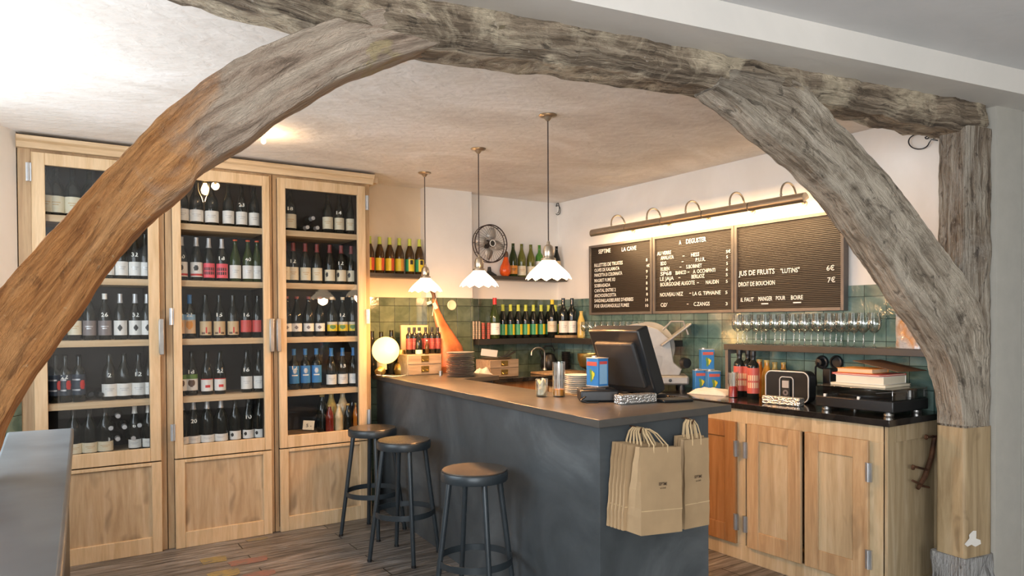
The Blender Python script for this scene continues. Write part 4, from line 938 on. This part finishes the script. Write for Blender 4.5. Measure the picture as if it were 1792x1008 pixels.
# ================= RIGHT COUNTER ITEMS =================
def rp(px,py,z=RZ):return at(px,py,z=z)
def tin(p,rz,label,s_=1.):
    t_=thing('oil_tin',p,label,'tin','blue oil tins',rz);w_,d_,h_=.095*s_,.075*s_,.155*s_
    MB().box(-w_/2,w_/2,-d_/2,d_/2,.004,h_-.004).build('can','c_blue',t_,bevel=.004)
    MB().box(-w_/2-.001,w_/2+.001,-d_/2-.001,d_/2+.001,0,.005).box(-w_/2-.001,w_/2+.001,-d_/2-.001,d_/2+.001,h_-.005,h_).build('rims','c_silver',t_,bevel=.001)
    y=-d_/2-.0012
    mb=MB().add([(-w_*.42,y,h_*.72),(w_*.42,y,h_*.72),(w_*.42,y,h_*.86),(-w_*.42,y,h_*.86)],[(0,1,2,3)],0)
    v=[];n=18
    for k in range(n):
        a=2*PI*k/n;rr=1+.35*math.sin(3*a+1);v.append((w_*.20*rr*math.cos(a),y,h_*.40+h_*.19*rr*math.sin(a)))
    mb.add(v,[tuple(range(n))],1);mb.add([(q[0]*.5+.01,y-.0004,q[2]*.7+.02) for q in v],[tuple(range(n))],2)
    xs=w_/2+.0012
    mb.add([(xs,-d_*.36,h_*.1),(xs,d_*.36,h_*.1),(xs,d_*.36,h_*.88),(xs,-d_*.36,h_*.88)],[(0,1,2,3)],3);mb.add([(xs+.0003,-d_*.36,h_*.78),(xs+.0003,d_*.36,h_*.78),(xs+.0003,d_*.36,h_*.88),(xs+.0003,-d_*.36,h_*.88)],[(0,1,2,3)],4)
    mb.build('printed_panels',['c_coral','c_leaf','c_yellow','c_sky','c_redl'],t_,smooth=False)
    MB().lathe([(.001,h_),(.014*s_,h_),(.014*s_,h_+.008),(.001,h_+.008)],(-w_*.25,0,0),16).build('cap','c_silver',t_)
rz=-.55
tin((4.06,3.66,RZ),rz,'blue oil tin under the single one beside the shelf bracket, left one',.98)
tin((4.07,3.545,RZ),rz,'blue oil tin under the single one beside the shelf bracket, right one',.98)
tin((4.065,3.60,RZ+.157),rz,'blue oil tin stacked on top of two others by the shelf bracket',.98)
# cloth
def cloth(name,c,sx,sy,h,label,mat='cloth',seed=1,rz=0):
    mb=MB();n=22;v=[];ca,sa=math.cos(rz),math.sin(rz)
    for lay in (0,1):
        for j in range(n+1):
            for i in range(n+1):
                a=i/n*2-1;b=j/n*2-1;e=(1-abs(a)**4)*(1-abs(b)**4)
                z=(h*e*(.65+.45*noise.noise(Vector((a*2.0,b*2.0,seed))))+.004*noise.noise(Vector((a*7,b*7,seed)))*e) if lay else -.0
                x=a*sx*(1+.08*noise.noise(Vector((b*2,seed,0))));y=b*sy*(1+.08*noise.noise(Vector((a*2,seed,4))))
                v.append((x*ca-y*sa,x*sa+y*ca,max(z,0)+.002*lay+.001))
    W=n+1;B=W*W;f=[]
    for j in range(n):
        for i in range(n):
            q=j*W+i;f.append((B+q,B+q+1,B+q+W+1,B+q+W));f.append((q+W,q+W+1,q+1,q))
    for i in range(n):f+=[(i,i+1,B+i+1,B+i),(n*W+i+1,n*W+i,B+n*W+i,B+n*W+i+1),((i+1)*W,i*W,B+i*W,B+(i+1)*W),(i*W+n,(i+1)*W+n,B+(i+1)*W+n,B+i*W+n)]
    mb.add(v,f);return tag(mb.build(name,mat,loc=c,ang=80),label,'cloth')
p=rp(1240,683);cloth('folded_cloth',(3.93,3.42,RZ),.10,.15,.055,'folded white cloth on the black worktop left of red glass',rz=.2)
p=at(1276,690,z=RZ)
t_=thing('tall_glass',(3.86,3.19,RZ),'tall glass with a red lower part holding clear straws','glass')
MT['clearred']=thin_glass('red_tinted_glass',(.9,.25,.2),.1,.1)
MB().lathe([(.001,0),(.030,0),(.032,.003),(.034,.17),(.032,.17),(.030,.004),(.001,.004)],seg=20,cap=False).build('glass_wall','goblet',t_)
MB().lathe([(.001,.005),(.029,.005),(.0305,.06),(.022,.075),(.001,.078)],seg=20).build('red_base','c_red',t_)
mb=MB()
for k in range(14):
    a=k*2.4;r=.02*((k%5)/5+.2);mb.tube([(r*math.cos(a),r*math.sin(a),.07),(r*1.3*math.cos(a+.3),r*1.3*math.sin(a+.3),.165)],.0035,6)
mb.build('straws','white',t_)
for i,(px,py,Xb,s_) in enumerate(((1294,684,3.97,1.0),(1309,684,4.0,1.0),(1318,692,3.89,1.0))):
    p=at(px,py-40,X=Xb);bottle('redoil',(Xb,p.y,RZ),'dark sauce bottle with tall coral-red label, %s of the three by red glass'%['left','middle','right'][i],'red-labelled bottles on the black worktop',1.08,rz=-.9,name='sauce_bottle')
for i,(px,st,Xb,s_) in enumerate(((1329,'jor',4.04,1.02),(1342,'jamb',3.98,1.02),(1356,'jyel',4.10,.95),(1371,'jamb',4.12,.95))):
    p=at(px,650,X=Xb);bottle(st,(Xb,p.y,RZ),'small clear juice bottle, %s from left behind the radio, %s'%(ORD[i],ST[st][8]),'juice bottles beside the radio',s_,rz=-.8,name='juice_bottle')
# radio dock
ra=at(1352,690,X=3.90);rb=at(1425,700,X=3.86)
rd=thing('radio_speaker',(3.92,2.80,RZ),'black rounded speaker dock with pale trim holding a small music player','speaker',rz=-PI/2+.12)
def rrect(w_,h_,r,n=6,cx=0,cz=0):
    o=[]
    for sx,sz,a0 in ((1,1,0),(-1,1,PI/2),(-1,-1,PI),(1,-1,3*PI/2)):
        for k in range(n+1):
            a=a0+PI/2*k/n;o.append((cx+sx*(w_/2-r)+r*math.cos(a),cz+sz*(h_/2-r)+r*math.sin(a)))
    return o
def plate(mb,poly,y0,y1,m=0):
    n=len(poly);mb.add([(x,y0,z) for x,z in poly]+[(x,y1,z) for x,z in poly],[tuple(range(n)),tuple(range(2*n-1,n-1,-1))]+[(i,n+i,n+(i+1)%n,(i+1)%n) for i in range(n)],m)
plate(m1:=MB(),rrect(.30,.20,.045,cz=.10),-.03,.05);m1.build('body','black',rd,bevel=.004)
m1=MB();q=rrect(.285,.188,.04,cz=.10);m1.tube([(x,-.032,z) for x,z in q],.0035,6,closed=True);q=rrect(.09,.15,.02,cz=.085);m1.tube([(x,-.034,z) for x,z in q],.003,6,closed=True);m1.build('trim','white',rd)
plate(m1:=MB(),rrect(.055,.115,.008,cz=.088),-.044,-.03);pl=m1.build('music_player','blackmat',rd,bevel=.002)
plate(m1:=MB(),rrect(.044,.045,.003,cz=.115),-.046,-.0435);m1.build('screen','c_silver',pl)
m1=MB();m1.lathe([(.008,0),(.018,0),(.018,.002),(.008,.002),(.008,0)],(0,-.044,.062),20,axis=(0,-1,0),cap=False);m1.build('click_wheel','c_greyl',pl)
# foil trays
t=NT('embossed_foil');c=t.coord();vv=t.n.new('ShaderNodeTexVoronoi');vv.inputs['Scale'].default_value=90;t.l.new(c,vv.inputs['Vector'])
MT['foil']=t.fin((.78,.78,.76),.25,t.bump(vv.outputs[0],.9,.006),.85)
o=tag(MB().box(-.125,.125,-.03,.03,.0,.05).build('foil_box','foil',loc=(3.76,2.73,RZ),bevel=.006),'long shiny embossed foil box lying in front of the speaker dock','box');o.rotation_euler=(0,0,-PI/2+.1)
# wall sockets
for (px,py,w_) in ((1440,634,'left one, a black cable plugged in'),(1465,634,'right one, empty')):
    p=at(px,py,X=4.188);t_=thing('wall_socket',p,'round black wall socket on green tiles, %s'%w_,'socket','round black sockets')
    MB().lathe([(.001,0),(.042,0),(.045,.006),(.041,.018),(.032,.020),(.030,.010),(.001,.010)],seg=28,axis=(-1,0,0)).build('plate','black',t_)
    if 'left' in w_:
        MB().lathe([(.001,.01),(.024,.01),(.022,.05),(.001,.052)],seg=18,axis=(-1,0,0)).build('plug','black',t_)
        MB().tube([(-.05,0,0),(-.07,.005,-.03),(-.06,.012,-.09),(-.04,.02,-.15)],.006,8).build('cable','black',t_)
tag(MB().box(4.05,4.15,2.60,2.655,RZ,1.20).build('black_case','black',bevel=.006),'tall black adapter case standing between speaker dock and record player','case')
# turntable
tt=thing('record_player',(3.93,2.24,RZ),'black record player with a smoked clear lid at the worktop end','record player')
x0,x1,y0,y1=3.70,4.06,2.02,2.47
MB().box(x0,x1,y0,y1,RZ+.024,RZ+.085).build('plinth','black',tt,world=True,bevel=.006)
MB().box(x0+.004,x1-.004,y0+.004,y1-.004,RZ+.0865,RZ+.146).build('dust_cover','lid',tt,world=True,bevel=.003)
MB().lathe([(.001,RZ+.087),(.148,RZ+.087),(.150,RZ+.095),(.148,RZ+.102),(.001,RZ+.102)],(3.88,2.27,0),40).build('platter','black',tt,world=True)
MB().tube([(4.0,2.09,RZ+.12),(3.86,2.10,RZ+.12),(3.80,2.17,RZ+.112)],.004,8).lathe([(.001,RZ+.087),(.022,RZ+.087),(.02,RZ+.125),(.001,RZ+.127)],(4.0,2.09,0),18).build('tonearm','steel',tt,world=True)
for x,y in ((x0+.04,y0+.045),(x0+.04,y1-.045),(x1-.04,y0+.045),(x1-.04,y1-.045)):
    MB().lathe([(.001,0),(.024,0),(.026,.006),(.026,.016),(.02,.019),(.02,.025),(.001,.025)],(x,y,RZ),20).build('foot','steel',tt,world=True)
for y in (y1-.06,y1-.26):MB().box(x0-.004,x0+.003,y-.006,y+.006,RZ+.082,RZ+.098).build('lid_clip','white',tt,world=True)
# books on the lid
BZ0=RZ+.1465
def book(cx,cy,w_,d_,h_,z,rz,cover,pages,label,cat='book'):
    t_=thing('book',(cx,cy,z),label,cat,'books stacked on the record player',rz)
    MB().box(-w_/2,w_/2,-d_/2,d_/2,0,.003).box(-w_/2,w_/2,-d_/2,d_/2,h_-.003,h_).box(-w_/2,-w_/2+.003,-d_/2,d_/2,.003,h_-.003).build('cover',cover,t_,bevel=.001)
    MB().box(-w_/2+.003,w_/2-.005,-d_/2+.004,d_/2-.004,.003,h_-.003).build('pages',pages,t_)
book(3.90,2.26,.26,.32,.014,BZ0,.0,'c_cream','paper','flat pale magazine, lowest of the pile on the record player')
book(3.90,2.26,.24,.28,.045,BZ0+.0145,PI+.03,'white','paper','thick white hardback book in the pile on the record player')
book(3.90,2.27,.25,.29,.010,BZ0+.060,PI-.05,'c_redl','paper','thin dark-red booklet on top of the thick white book')
book(3.89,2.30,.17,.21,.026,BZ0+.0705,PI+.02,'c_orange','c_peach','orange-covered paperback near the top of the book pile')
tag(MB().obox((3.95,2.18,BZ0+.113),(1,-.2,.0),(.2,1,.16),(0,-.1,1),.11,.15,.0015).build('record_sleeve','c_brown',bevel=.0005),'thin brown-green sleeve lying askew on top of the books','sleeve')
# small blue jar behind the turntable end
# ================= SLICER =================
sp=at(1178,665,X=3.92)
sl_=thing('meat_slicer',(3.92,4.0,RZ),'polished metal meat slicer with a round blade guard behind the till','slicer',rz=-.72);sl_.scale=(1.25,1.25,1.25)
MB().box(-.24,.20,-.14,.12,.03,.085).build('base','satin',sl_,bevel=.012)
for x in (-.2,.16):
    for y in (-.11,.09):MB().lathe([(.001,0),(.02,0),(.016,.03),(.001,.03)],(x,y,0),14).build('foot','black',sl_)
MB().lathe([(.001,0),(.150,0),(.160,.006),(.158,.020),(.10,.035),(.001,.04)],(-.03,.0,.25),48,axis=(.0,-1,.18)).build('blade_guard','satin',sl_)
plate(m1:=MB(),[(-.20,.07),(.15,.07),(.17,.12),(.12,.16),(.10,.30),(.02,.37),(-.10,.40),(-.2,.38)],-.045,-.025);m1.build('gauge_plate','satin',sl_,bevel=.006)
MB().obox((.13,-.03,.33),(1,.1,.75),(0,1,0),(-.75,0,1),.11,.09,.006).build('carriage','satin',sl_,bevel=.004)
MB().tube([(.05,-.1,.36),(.10,-.10,.41),(.17,-.10,.41),(.2,-.1,.33)],.006,8).build('handle_bar','satin',sl_)
MB().lathe([(.001,0),(.03,0),(.034,.012),(.03,.04),(.001,.042)],(.17,-.09,.16),20,axis=(.6,-1,0)).build('knob','black',sl_)
MB().lathe([(.001,0),(.018,0),(.016,.012),(.001,.013)],(-.02,-.14,.058),18,axis=(0,-1,0)).lathe([(.001,0),(.010,0),(.009,.008),(.001,.009)],(.09,-.14,.058),14,axis=(0,-1,0)).build('switch','black',sl_)
# white cup on the wall shelf end
tag(MB().lathe([(.001,0),(.03,0),(.036,.05),(.033,.05),(.028,.005),(.001,.005)],seg=24,cap=False).build('white_cup','white',loc=(4.06,4.02,1.351)),'small white cup at the right end of the corner shelf','cup')
# ================= BAR TOP ITEMS =================
def bp(px,py):
    p=at(px,py,z=BZ);return (p.x,p.y,BZ)
# till
till=thing('cash_register',(2.63,2.86,BZ),'black touch-screen till seen from behind on the bar','till')
ex=Vector((0,1,0));ez=Vector((-.36,0,.93)).normalized();ey=ez.cross(ex)
MB().obox((2.635,2.90,BZ+.215),(0,1,0),(.93,0,.36),(-.36,0,.93),.20,.040,.185).build('screen_housing','black',till,world=True,bevel=.01)
MB().obox((2.60,2.90,BZ+.19),(0,1,0),(.93,0,.36),(-.36,0,.93),.155,.02,.13).build('rear_cover','blackmat',till,world=True,bevel=.012)
MB().obox((2.674,2.90,BZ+.232),(0,1,0),(.93,0,.36),(-.36,0,.93),.18,.004,.16).build('screen','slate',till,world=True)
MB().box(2.60,2.80,2.76,2.97,BZ,BZ+.03).box(2.66,2.74,2.82,2.92,BZ+.03,BZ+.16).build('stand','black',till,world=True,bevel=.006)
p=at(1140,699,z=BZ)
prn=thing('receipt_printer',(2.44,2.93,BZ),'low black receipt printer beneath the blue oil tin on the bar','printer')
MB().box(-.085,.115,-.085,.085,0,.062).build('case','black',prn,bevel=.010)
MB().obox((-.01,-.03,.066),(1,0,0),(0,1,.0),(0,0,1),.06,.035,.005).build('lid','blackmat',prn,bevel=.003)
MB().tube([(-.06,-.09,.03),(-.09,-.11,.012),(-.06,-.13,.004),(.0,-.125,.004)],.004,8).build('cable','black',prn)
prn.rotation_euler=(0,0,-.55)
tin((2.475,2.95,BZ+.072),-1.55,'blue oil tin standing on the black printer beside the till',1.0)
p=bp(1117,706);o=tag(MB().box(-.115,.115,-.03,.03,0,.048).build('foil_box','foil',loc=(p[0],p[1]+.02,BZ),bevel=.006),'shiny embossed foil box lying on the bar in front of till','box');o.rotation_euler=(0,0,-.12)
o=tag(MB().box(-.09,.09,-.055,.055,0,.014).build('change_tray','black',loc=(2.745,2.66,BZ),bevel=.004),'flat black tray on the bar to the right of foil box','tray');o.rotation_euler=(0,0,-.2)
# tumbler with papers, tall jar, plates
x,y,z=bp(948,694);t_=thing('tumbler',(x,y,z),'short clear tumbler with crumpled paper on the bar','glass')
MB().lathe([(.001,0),(.030,0),(.033,.006),(.036,.10),(.034,.10),(.030,.008),(.001,.008)],seg=20,cap=False).build('glass_wall','goblet',t_)
MB().lathe([(.001,.01),(.024,.012),(.027,.04),(.018,.06),(.026,.085),(.010,.09),(.001,.07)],seg=7,scal=lambda q,a:q*(1+.2*math.sin(3*a+q.z*80))).build('paper_slips','paper',t_,smooth=False)
x,y,z=bp(978,694);t_=thing('tall_jar',(x,y,z),'tall clear glass cylinder of picks with orange layer at bottom','glass')
MB().lathe([(.001,0),(.034,0),(.036,.004),(.036,.195),(.034,.195),(.033,.006),(.001,.006)],seg=24,cap=False).build('glass_wall','goblet',t_)
MB().lathe([(.001,.007),(.032,.007),(.032,.042),(.001,.042)],seg=20).build('orange_layer','c_orange',t_)
mb=MB()
for k in range(13):
    a=k*2.4;r=.028*math.sqrt(((k*7)%13)/13);mb.tube([(r*math.cos(a),r*math.sin(a),.043),(r*math.cos(a+.2),r*math.sin(a+.2),.185)],.0022,5)
mb.build('picks','c_silver',t_)
x,y,z=bp(1019,690);y+=.03
pm=MB().lathe([(.001,.003),(.04,.003),(.044,0),(.048,.002),(.084,.010),(.086,.0115),(.084,.0125),(.046,.006),(.001,.006)],seg=36).mesh('plate','white',ang=50)
for k in range(10):
    o=bpy.data.objects.new('small_plate',pm);COL.objects.link(o);o.location=(x+.002*math.sin(k*2),y,z+.0112*k)
    tag(o,'small white plate in the stack on the bar, %s from the bottom'%ORD[k],'plate','small white plates on the bar')
# steel plates stack
x,y,z=bp(808,659);pm=MB().lathe([(.001,.0),(.082,.0),(.100,.004),(.109,.0052),(.110,.0062),(.108,.0068),(.098,.0062),(.082,.002),(.001,.002)],seg=40).mesh('tray','zinc',ang=40)
for k in range(17):
    o=bpy.data.objects.new('steel_plate',pm);COL.objects.link(o);o.location=(x+.003*math.sin(k*1.7),y+.02,z+.0112*k);o.rotation_euler=(.03*math.sin(k*.8),.03*math.cos(k*1.3),0) if k>7 else (0,0,0)
    if k>7:o.location.z+=.004
    tag(o,'thin round steel plate in the tall stack on the bar, %s from the bottom'%ORD[k],'plate','stacked steel plates on the bar')
# globe lamp
c=at(675,613,Y=5.20);t_=thing('globe_lamp',(c.x,c.y,BZ),'glowing round globe lamp lying on the left end of the bar','lamp')
MB().sphere((0,0,c.z-BZ),.106,32,20).build('globe','globe',t_)
MB().lathe([(.001,0),(.030,0),(.036,.006),(.036,.05),(.03,.055),(.001,.056)],(-.085,-.05,.03),20,axis=(.75,.4,.5)).lathe([(.001,0),(.05,0),(.05,.006),(.001,.008)],(-.02,.0,.0),24).build('brass_base','brass',t_)
MB().tube([(-.1,-.05,.02),(.02,-.10,.006),(.10,-.06,.004),(.2,.02,.004),(.26,.12,.004)],.003,6).build('cable','white',t_)
l=bpy.data.lights.new('globe_light','POINT');l.energy=5;l.color=(1,.62,.2);l.shadow_soft_size=.11
lo=bpy.data.objects.new('globe_light',l);COL.objects.link(lo);lo.parent=t_;lo.location=(0,-.13,c.z-BZ+.02)
# bottles at the left end behind the globe
for i,(px,st,Y,s_,w_) in enumerate(((651,'jyel',5.44,1.5,''),(667,'olivew',5.42,1.15,''),(685,'dark',5.42,1.2,''))):
    p=at(px,600,Y=Y);bottle(['dark','cream','dark'][i],(p.x,Y,BZ),'dark wine bottle standing behind the globe lamp, %s of three'%['left','middle','right'][i],'bottles behind the globe lamp',[1.18,1.16,1.2][i])
tag(MB().lathe([(.001,0),(.05,0),(.062,.03),(.055,.07),(.03,.10),(.028,.13),(.04,.17),(.035,.20),(.001,.205)],seg=24).build('brass_jug','brass',loc=(at(700,645,Y=5.36).x,5.34,BZ)),'dark brass jug between the globe lamp and drawer box','jug')
# drawer boxes
MT['greywood']=wood('greyed_wood',(.20,.15,.10),(.30,.23,.16),(.38,.30,.22),'x')
def drawers(cx,cy,z,w_,d_,h_,label,nh=1):
    t_=thing('drawer_box',(cx,cy,z),label,'box','small wooden drawer boxes')
    MB().box(-w_/2,w_/2,-d_/2,d_/2,0,h_).build('case','greywood',t_,bevel=.003)
    for k in range(2):
        z0=.006+k*(h_/2);dr=MB().box(-w_/2+.006,w_/2-.006,-d_/2-.006,-d_/2+.002,z0,z0+h_/2-.010).build('drawer','greywood',t_,bevel=.002)
        for hx in ([0] if nh==1 else [-w_*.22,w_*.22]):
            m_=MB().box(hx-.034,hx+.034,-d_/2-.009,-d_/2-.005,z0+h_*.10,z0+h_*.40);m_.tube([(hx-.025,-d_/2-.01,z0+h_*.22),(hx-.02,-d_/2-.022,z0+h_*.17),(hx+.02,-d_/2-.022,z0+h_*.17),(hx+.025,-d_/2-.01,z0+h_*.22)],.003,6)
            m_.build('pull','brass',dr)
pa=at(713,655,Y=5.16);pb_=at(783,655,Y=5.06);wd=pb_.x-pa.x
drawers((pa.x+pb_.x)/2,5.25,BZ,wd,.18,.165,'small greyed wooden drawer box at the bar end, bottles on top')
pa=at(857,656,Y=5.10);pb_=at(909,656,Y=5.10)
drawers((pa.x+pb_.x)/2,5.22,1.031,.30,.22,.15,'wooden drawer box on the back counter with a steel tray on top',1)
tzz=1.031+.151;bx=(pa.x+pb_.x)/2
t_=thing('serving_tray',(bx-.02,5.2,tzz),'oval steel tray with tongs and a card on a wooden drawer box','tray')
MB().lathe([(.001,.002),(.11,.002),(.135,.014),(.137,.017),(.108,.006),(.001,.006)],seg=36,scal=lambda q,a:Vector((q.x*1.1,q.y*.75,q.z))).build('dish','steel',t_)
MB().tube([(.02,-.04,.012),(.10,-.02,.025),(.19,.0,.06)],[.006,.008,.010],8).tube([(.02,.0,.012),(.10,.01,.03),(.18,.03,.085)],.005,8).build('tongs','black',t_)
MB().obox((-.06,.02,.055),(1,0,-.12),(0,1,0.3),(0,-.3,1),.08,.003,.03).build('white_card','white',t_)
# bottles on top of left drawer box
pt=BZ+.166
for i,(px,st,Y,s_) in enumerate(((716,'plainoil',5.28,.80),(725,'plainoil',5.28,.80),(734,'plainoil',5.28,.80),(745,'plainoil',5.28,.80),(756,'plainoil',5.28,.80),(766,'plainoil',5.28,.80))):
    p=at(px,600,Y=Y);X=p.x
    zz=pt;s2=.74
    bottle(st,(X,Y if zz==pt else 5.30,zz),'black-capped sauce bottle, %s of six in the row by the ham'%ORD[i],'black-capped bottles on the drawer box',s2,name='sauce_bottle')
p=at(727,617,Y=5.12);bottle('smalld',(at(733,600,Y=5.20).x,5.20,pt),'small corked dark bottle with cream label on the drawer box','small bottles on the drawer box',1.02,name='small_bottle')
bottle('smallb',(at(747,600,Y=5.19).x,5.19,pt),'tiny white-capped brown bottle on the drawer box','small bottles on the drawer box',.62,name='small_bottle')
# cream board
p=at(722,575,Y=5.50);o=tag(MB().obox((p.x,5.47,BZ+.20),(1,0,0),(0,1,.0),(0,0,1),.125,.012,.20).build('cream_box','c_tan',bevel=.002),'upright cream card box against the green tiles behind bottles','box')
# ham
hp=[at(760,522,Y=5.42),at(764,545,Y=5.40),at(771,565,Y=5.38),at(780,585,Y=5.36),at(787,607,Y=5.34),at(790,640,Y=5.33),at(790,652,Y=5.33)]
ham=thing('cured_ham',(hp[-1].x,5.33,BZ),'whole orange-brown cured ham leaning hoof up against the tiles','ham')
MT['ham']=flat('cured_ham_skin',(.46,.14,.045),.38,var=.25,scale=7,bump=.25);MT['hoof']=flat('ham_hoof',(.10,.05,.03),.5)
mb=MB();rs=[.018,.034,.052,.082,.118,.140,.11];N=22;v=[]
sub=[];
for i in range(len(hp)-1):
    for k in range(6):
        f_=k/6;sub.append((hp[i].lerp(hp[i+1],f_),rs[i]+(rs[i+1]-rs[i])*f_))
sub.append((hp[-1],rs[-1]))
for i,(c,r) in enumerate(sub):
    for k in range(N):
        a=2*PI*k/N;rr=r*(1+.06*noise.noise(Vector((math.cos(a)*1.3,math.sin(a)*1.3,i*.12))));v.append(c+Vector((rr*math.cos(a),rr*.55*math.sin(a),0)))
f=[((i+1)*N+k,(i+1)*N+(k+1)%N,i*N+(k+1)%N,i*N+k) for i in range(len(sub)-1) for k in range(N)]+[tuple(range(N)),tuple((len(sub)-1)*N+k for k in range(N-1,-1,-1))]
mb.add(v,f);mb.build('meat','ham',ham,world=True,ang=80)
h0=hp[0];MB().tube([h0+Vector((.0,0,-.01)),h0+Vector((-.006,0,.03)),h0+Vector((-.018,-.005,.06)),h0+Vector((-.022,-.01,.085))],[.017,.015,.021,.014],12).build('hoof','hoof',ham,world=True)
MB().obox(h0+Vector((-.015,-.045,-.065)),(1,0,.5),(0,1,0),(-.5,0,1),.016,.001,.028).obox(h0+Vector((-.07,-.045,-.04)),(1,0,.4),(0,1,0),(-.4,0,1),.022,.001,.012).tube([h0+Vector((0,-.03,0)),h0+Vector((-.02,-.045,-.04)),h0+Vector((-.04,-.04,-.15))],.003,6).build('paper_tag','paper',ham,world=True)
# medallion on tiles
p=at(790,534,Y=5.487);tag(MB().lathe([(.001,0),(.036,0),(.043,.004),(.044,.010),(.038,.014),(.03,.010),(.001,.012)],seg=32,axis=(0,-1,0)).build('wall_medallion','c_cream',loc=p),'small round cream plate fixed on the green pilaster tiles','plate')
# spoon of things beside plates
tag(MB().lathe([(.001,0),(.016,0),(.017,.035),(.014,.036),(.012,.004),(.001,.004)],seg=16,cap=False).build('shot_cup','steel',loc=bp(771,657)),'tiny metal cup in front of the drawer box','cup')
cl=cloth('crumpled_cloth',(at(850,660,Y=5.05).x,5.10,1.031),.085,.06,.11,'crumpled pale cloth on the back counter right of steel plates',seed=5)
# back counter things
cb_=tag(MB().box(3.66,4.12,5.02,5.30,1.031,1.051).build('cutting_board','oak_warm',bevel=.004),'wooden cutting board on the back counter beneath black kettle','board')
x=at(962,640,Y=5.35).x
fa=thing('tap',(3.87,5.37,1.052),'chrome swan-neck tap at the back counter corner','tap')
MB().tube([(0,0,0),(0,0,.16)]+[(-.075+.075*math.cos(a),-.0,.16+.05*math.sin(a)) for a in [PI*k/8 for k in range(1,8)]]+[(-.15,0,.14)],.009,12).lathe([(.001,0),(.024,0),(.02,.02),(.001,.022)],seg=18).build('spout','steel',fa)
ke=thing('black_kettle',(3.97,5.44,1.052),'rounded black kettle behind the chrome tap','kettle')
MB().lathe([(.001,0),(.07,0),(.08,.02),(.078,.09),(.055,.14),(.02,.155),(.001,.16)],seg=28).build('body','black',ke)
MB().tube([(-.07,0,.10),(-.10,0,.17),(-.04,0,.22),(.04,0,.22),(.07,0,.17)],.008,8).build('handle','black',ke)
for i,px in enumerate((988,1001)):
    p=at(px,604,Y=5.585);t_=MB().lathe([(.001,0),(.036,0),(.039,.006),(.034,.016),(.001,.014)],seg=24,axis=(0,-1,0)).build('wall_socket','black',loc=p);tag(t_,'round black socket on back wall tiles above the cutting board, %s'%['left','right'][i],'socket','round black sockets in the corner')
p=at(1014,652,Y=5.2)
for k in range(9):
    o=MB().lathe([(.001,0),(.036,0),(.044,.017),(.042,.017),(.034,.002),(.001,.002)],seg=22,cap=False).build('black_bowl','black',loc=(4.09,5.33,1.052+.0185*k)) if k==0 else copyo(bpy.data.objects['black_bowl'],None,(4.09,5.33,1.052+.0185*k))
    tag(o,'small black bowl, %s from the bottom of stack by brass goblet'%ORD[k],'bowl','black bowls stacked in the corner')
# brass goblet on the right counter corner
gb=thing('brass_champagne_bowl',(3.77,4.60,RZ),'brass bowl on a steel foot left of the till','bowl')
MB().lathe([(.001,.115),(.03,.117),(.075,.145),(.095,.20),(.097,.25),(.094,.25),(.09,.20),(.07,.15),(.001,.125)],seg=32,cap=False).build('bowl','brass',gb)
MB().lathe([(.001,0),(.06,0),(.06,.01),(.025,.03),(.016,.07),(.022,.09),(.03,.116),(.001,.116)],seg=24).build('foot','steel',gb)
# wires on walls
def wire(pts,label):
    mb=MB();mb.tube(pts,.0035,6);tag(mb.build('loose_wire','black'),label,'wire')
def loop(cx,cy,rx,ry,a0,a1,n=26):return [(cx+rx*math.cos(a0+(a1-a0)*k/n),cy+ry*math.sin(a0+(a1-a0)*k/n)) for k in range(n+1)]
q=[at(x,y,X=4.185-.002*(i%3)) for i,(x,y) in enumerate([(976,352)]+loop(976,368,4.5,8,-2.2,3.6)+loop(976,364,2.5,9,3.8,8))];wire(q,'small looped wire hanging at the ceiling corner of the back wall')
q=[at(x,y,X=4.185-.003*(i%3)) for i,(x,y) in enumerate([(1641,246),(1630,244)]+loop(1608,248,18,13,.2,4.9)+loop(1622,234,5,9,3.6,8.6)+loop(1634,237,6,5,3.3,8))];wire(q,'tangled black wire loop on the white wall beside the post')
# paint patches on the floor
for i,(px,py,a,b,m_,w_) in enumerate(((374,980,.085,.06,'c_yellow','yellow, nearest the middle cabinet'),(435,982,.13,.05,'c_coral','red, beside the yellow one'),(392,1004,.10,.06,'c_yellow','yellow, at the bottom edge'),(455,1005,.10,.05,'c_coral','red, at the bottom edge'),(450,944,.08,.03,'c_gold','ochre, right by the cabinet foot'))):
    p=at(px,py,z=0);mb=MB();n=14
    mb.prism([(a*.9*(1+.06*math.sin(k*2.3))*math.copysign(abs(math.cos(2*PI*k/n))**.35,math.cos(2*PI*k/n)),b*(1+.1*math.sin(k*1.7+i))*math.copysign(abs(math.sin(2*PI*k/n))**.35,math.sin(2*PI*k/n))) for k in range(n)],0,.0015)
    t=NT('worn_paint');c=t.coord((1,6,1));nn=t.noise(c,12,5,.65)
    base=dict(c_yellow=(.34,.25,.07),c_coral=(.27,.11,.085),c_gold=(.22,.18,.09))[m_]
    o=mb.build('paint_patch',t.fin(t.ramp(nn,[(.42,(.13,.12,.105)),(.54,base)]),.6),loc=(p.x,p.y,.0005),smooth=False);tag(o,'worn patch of floor paint, %s'%w_,'paint patch','paint patches on the floorboards')
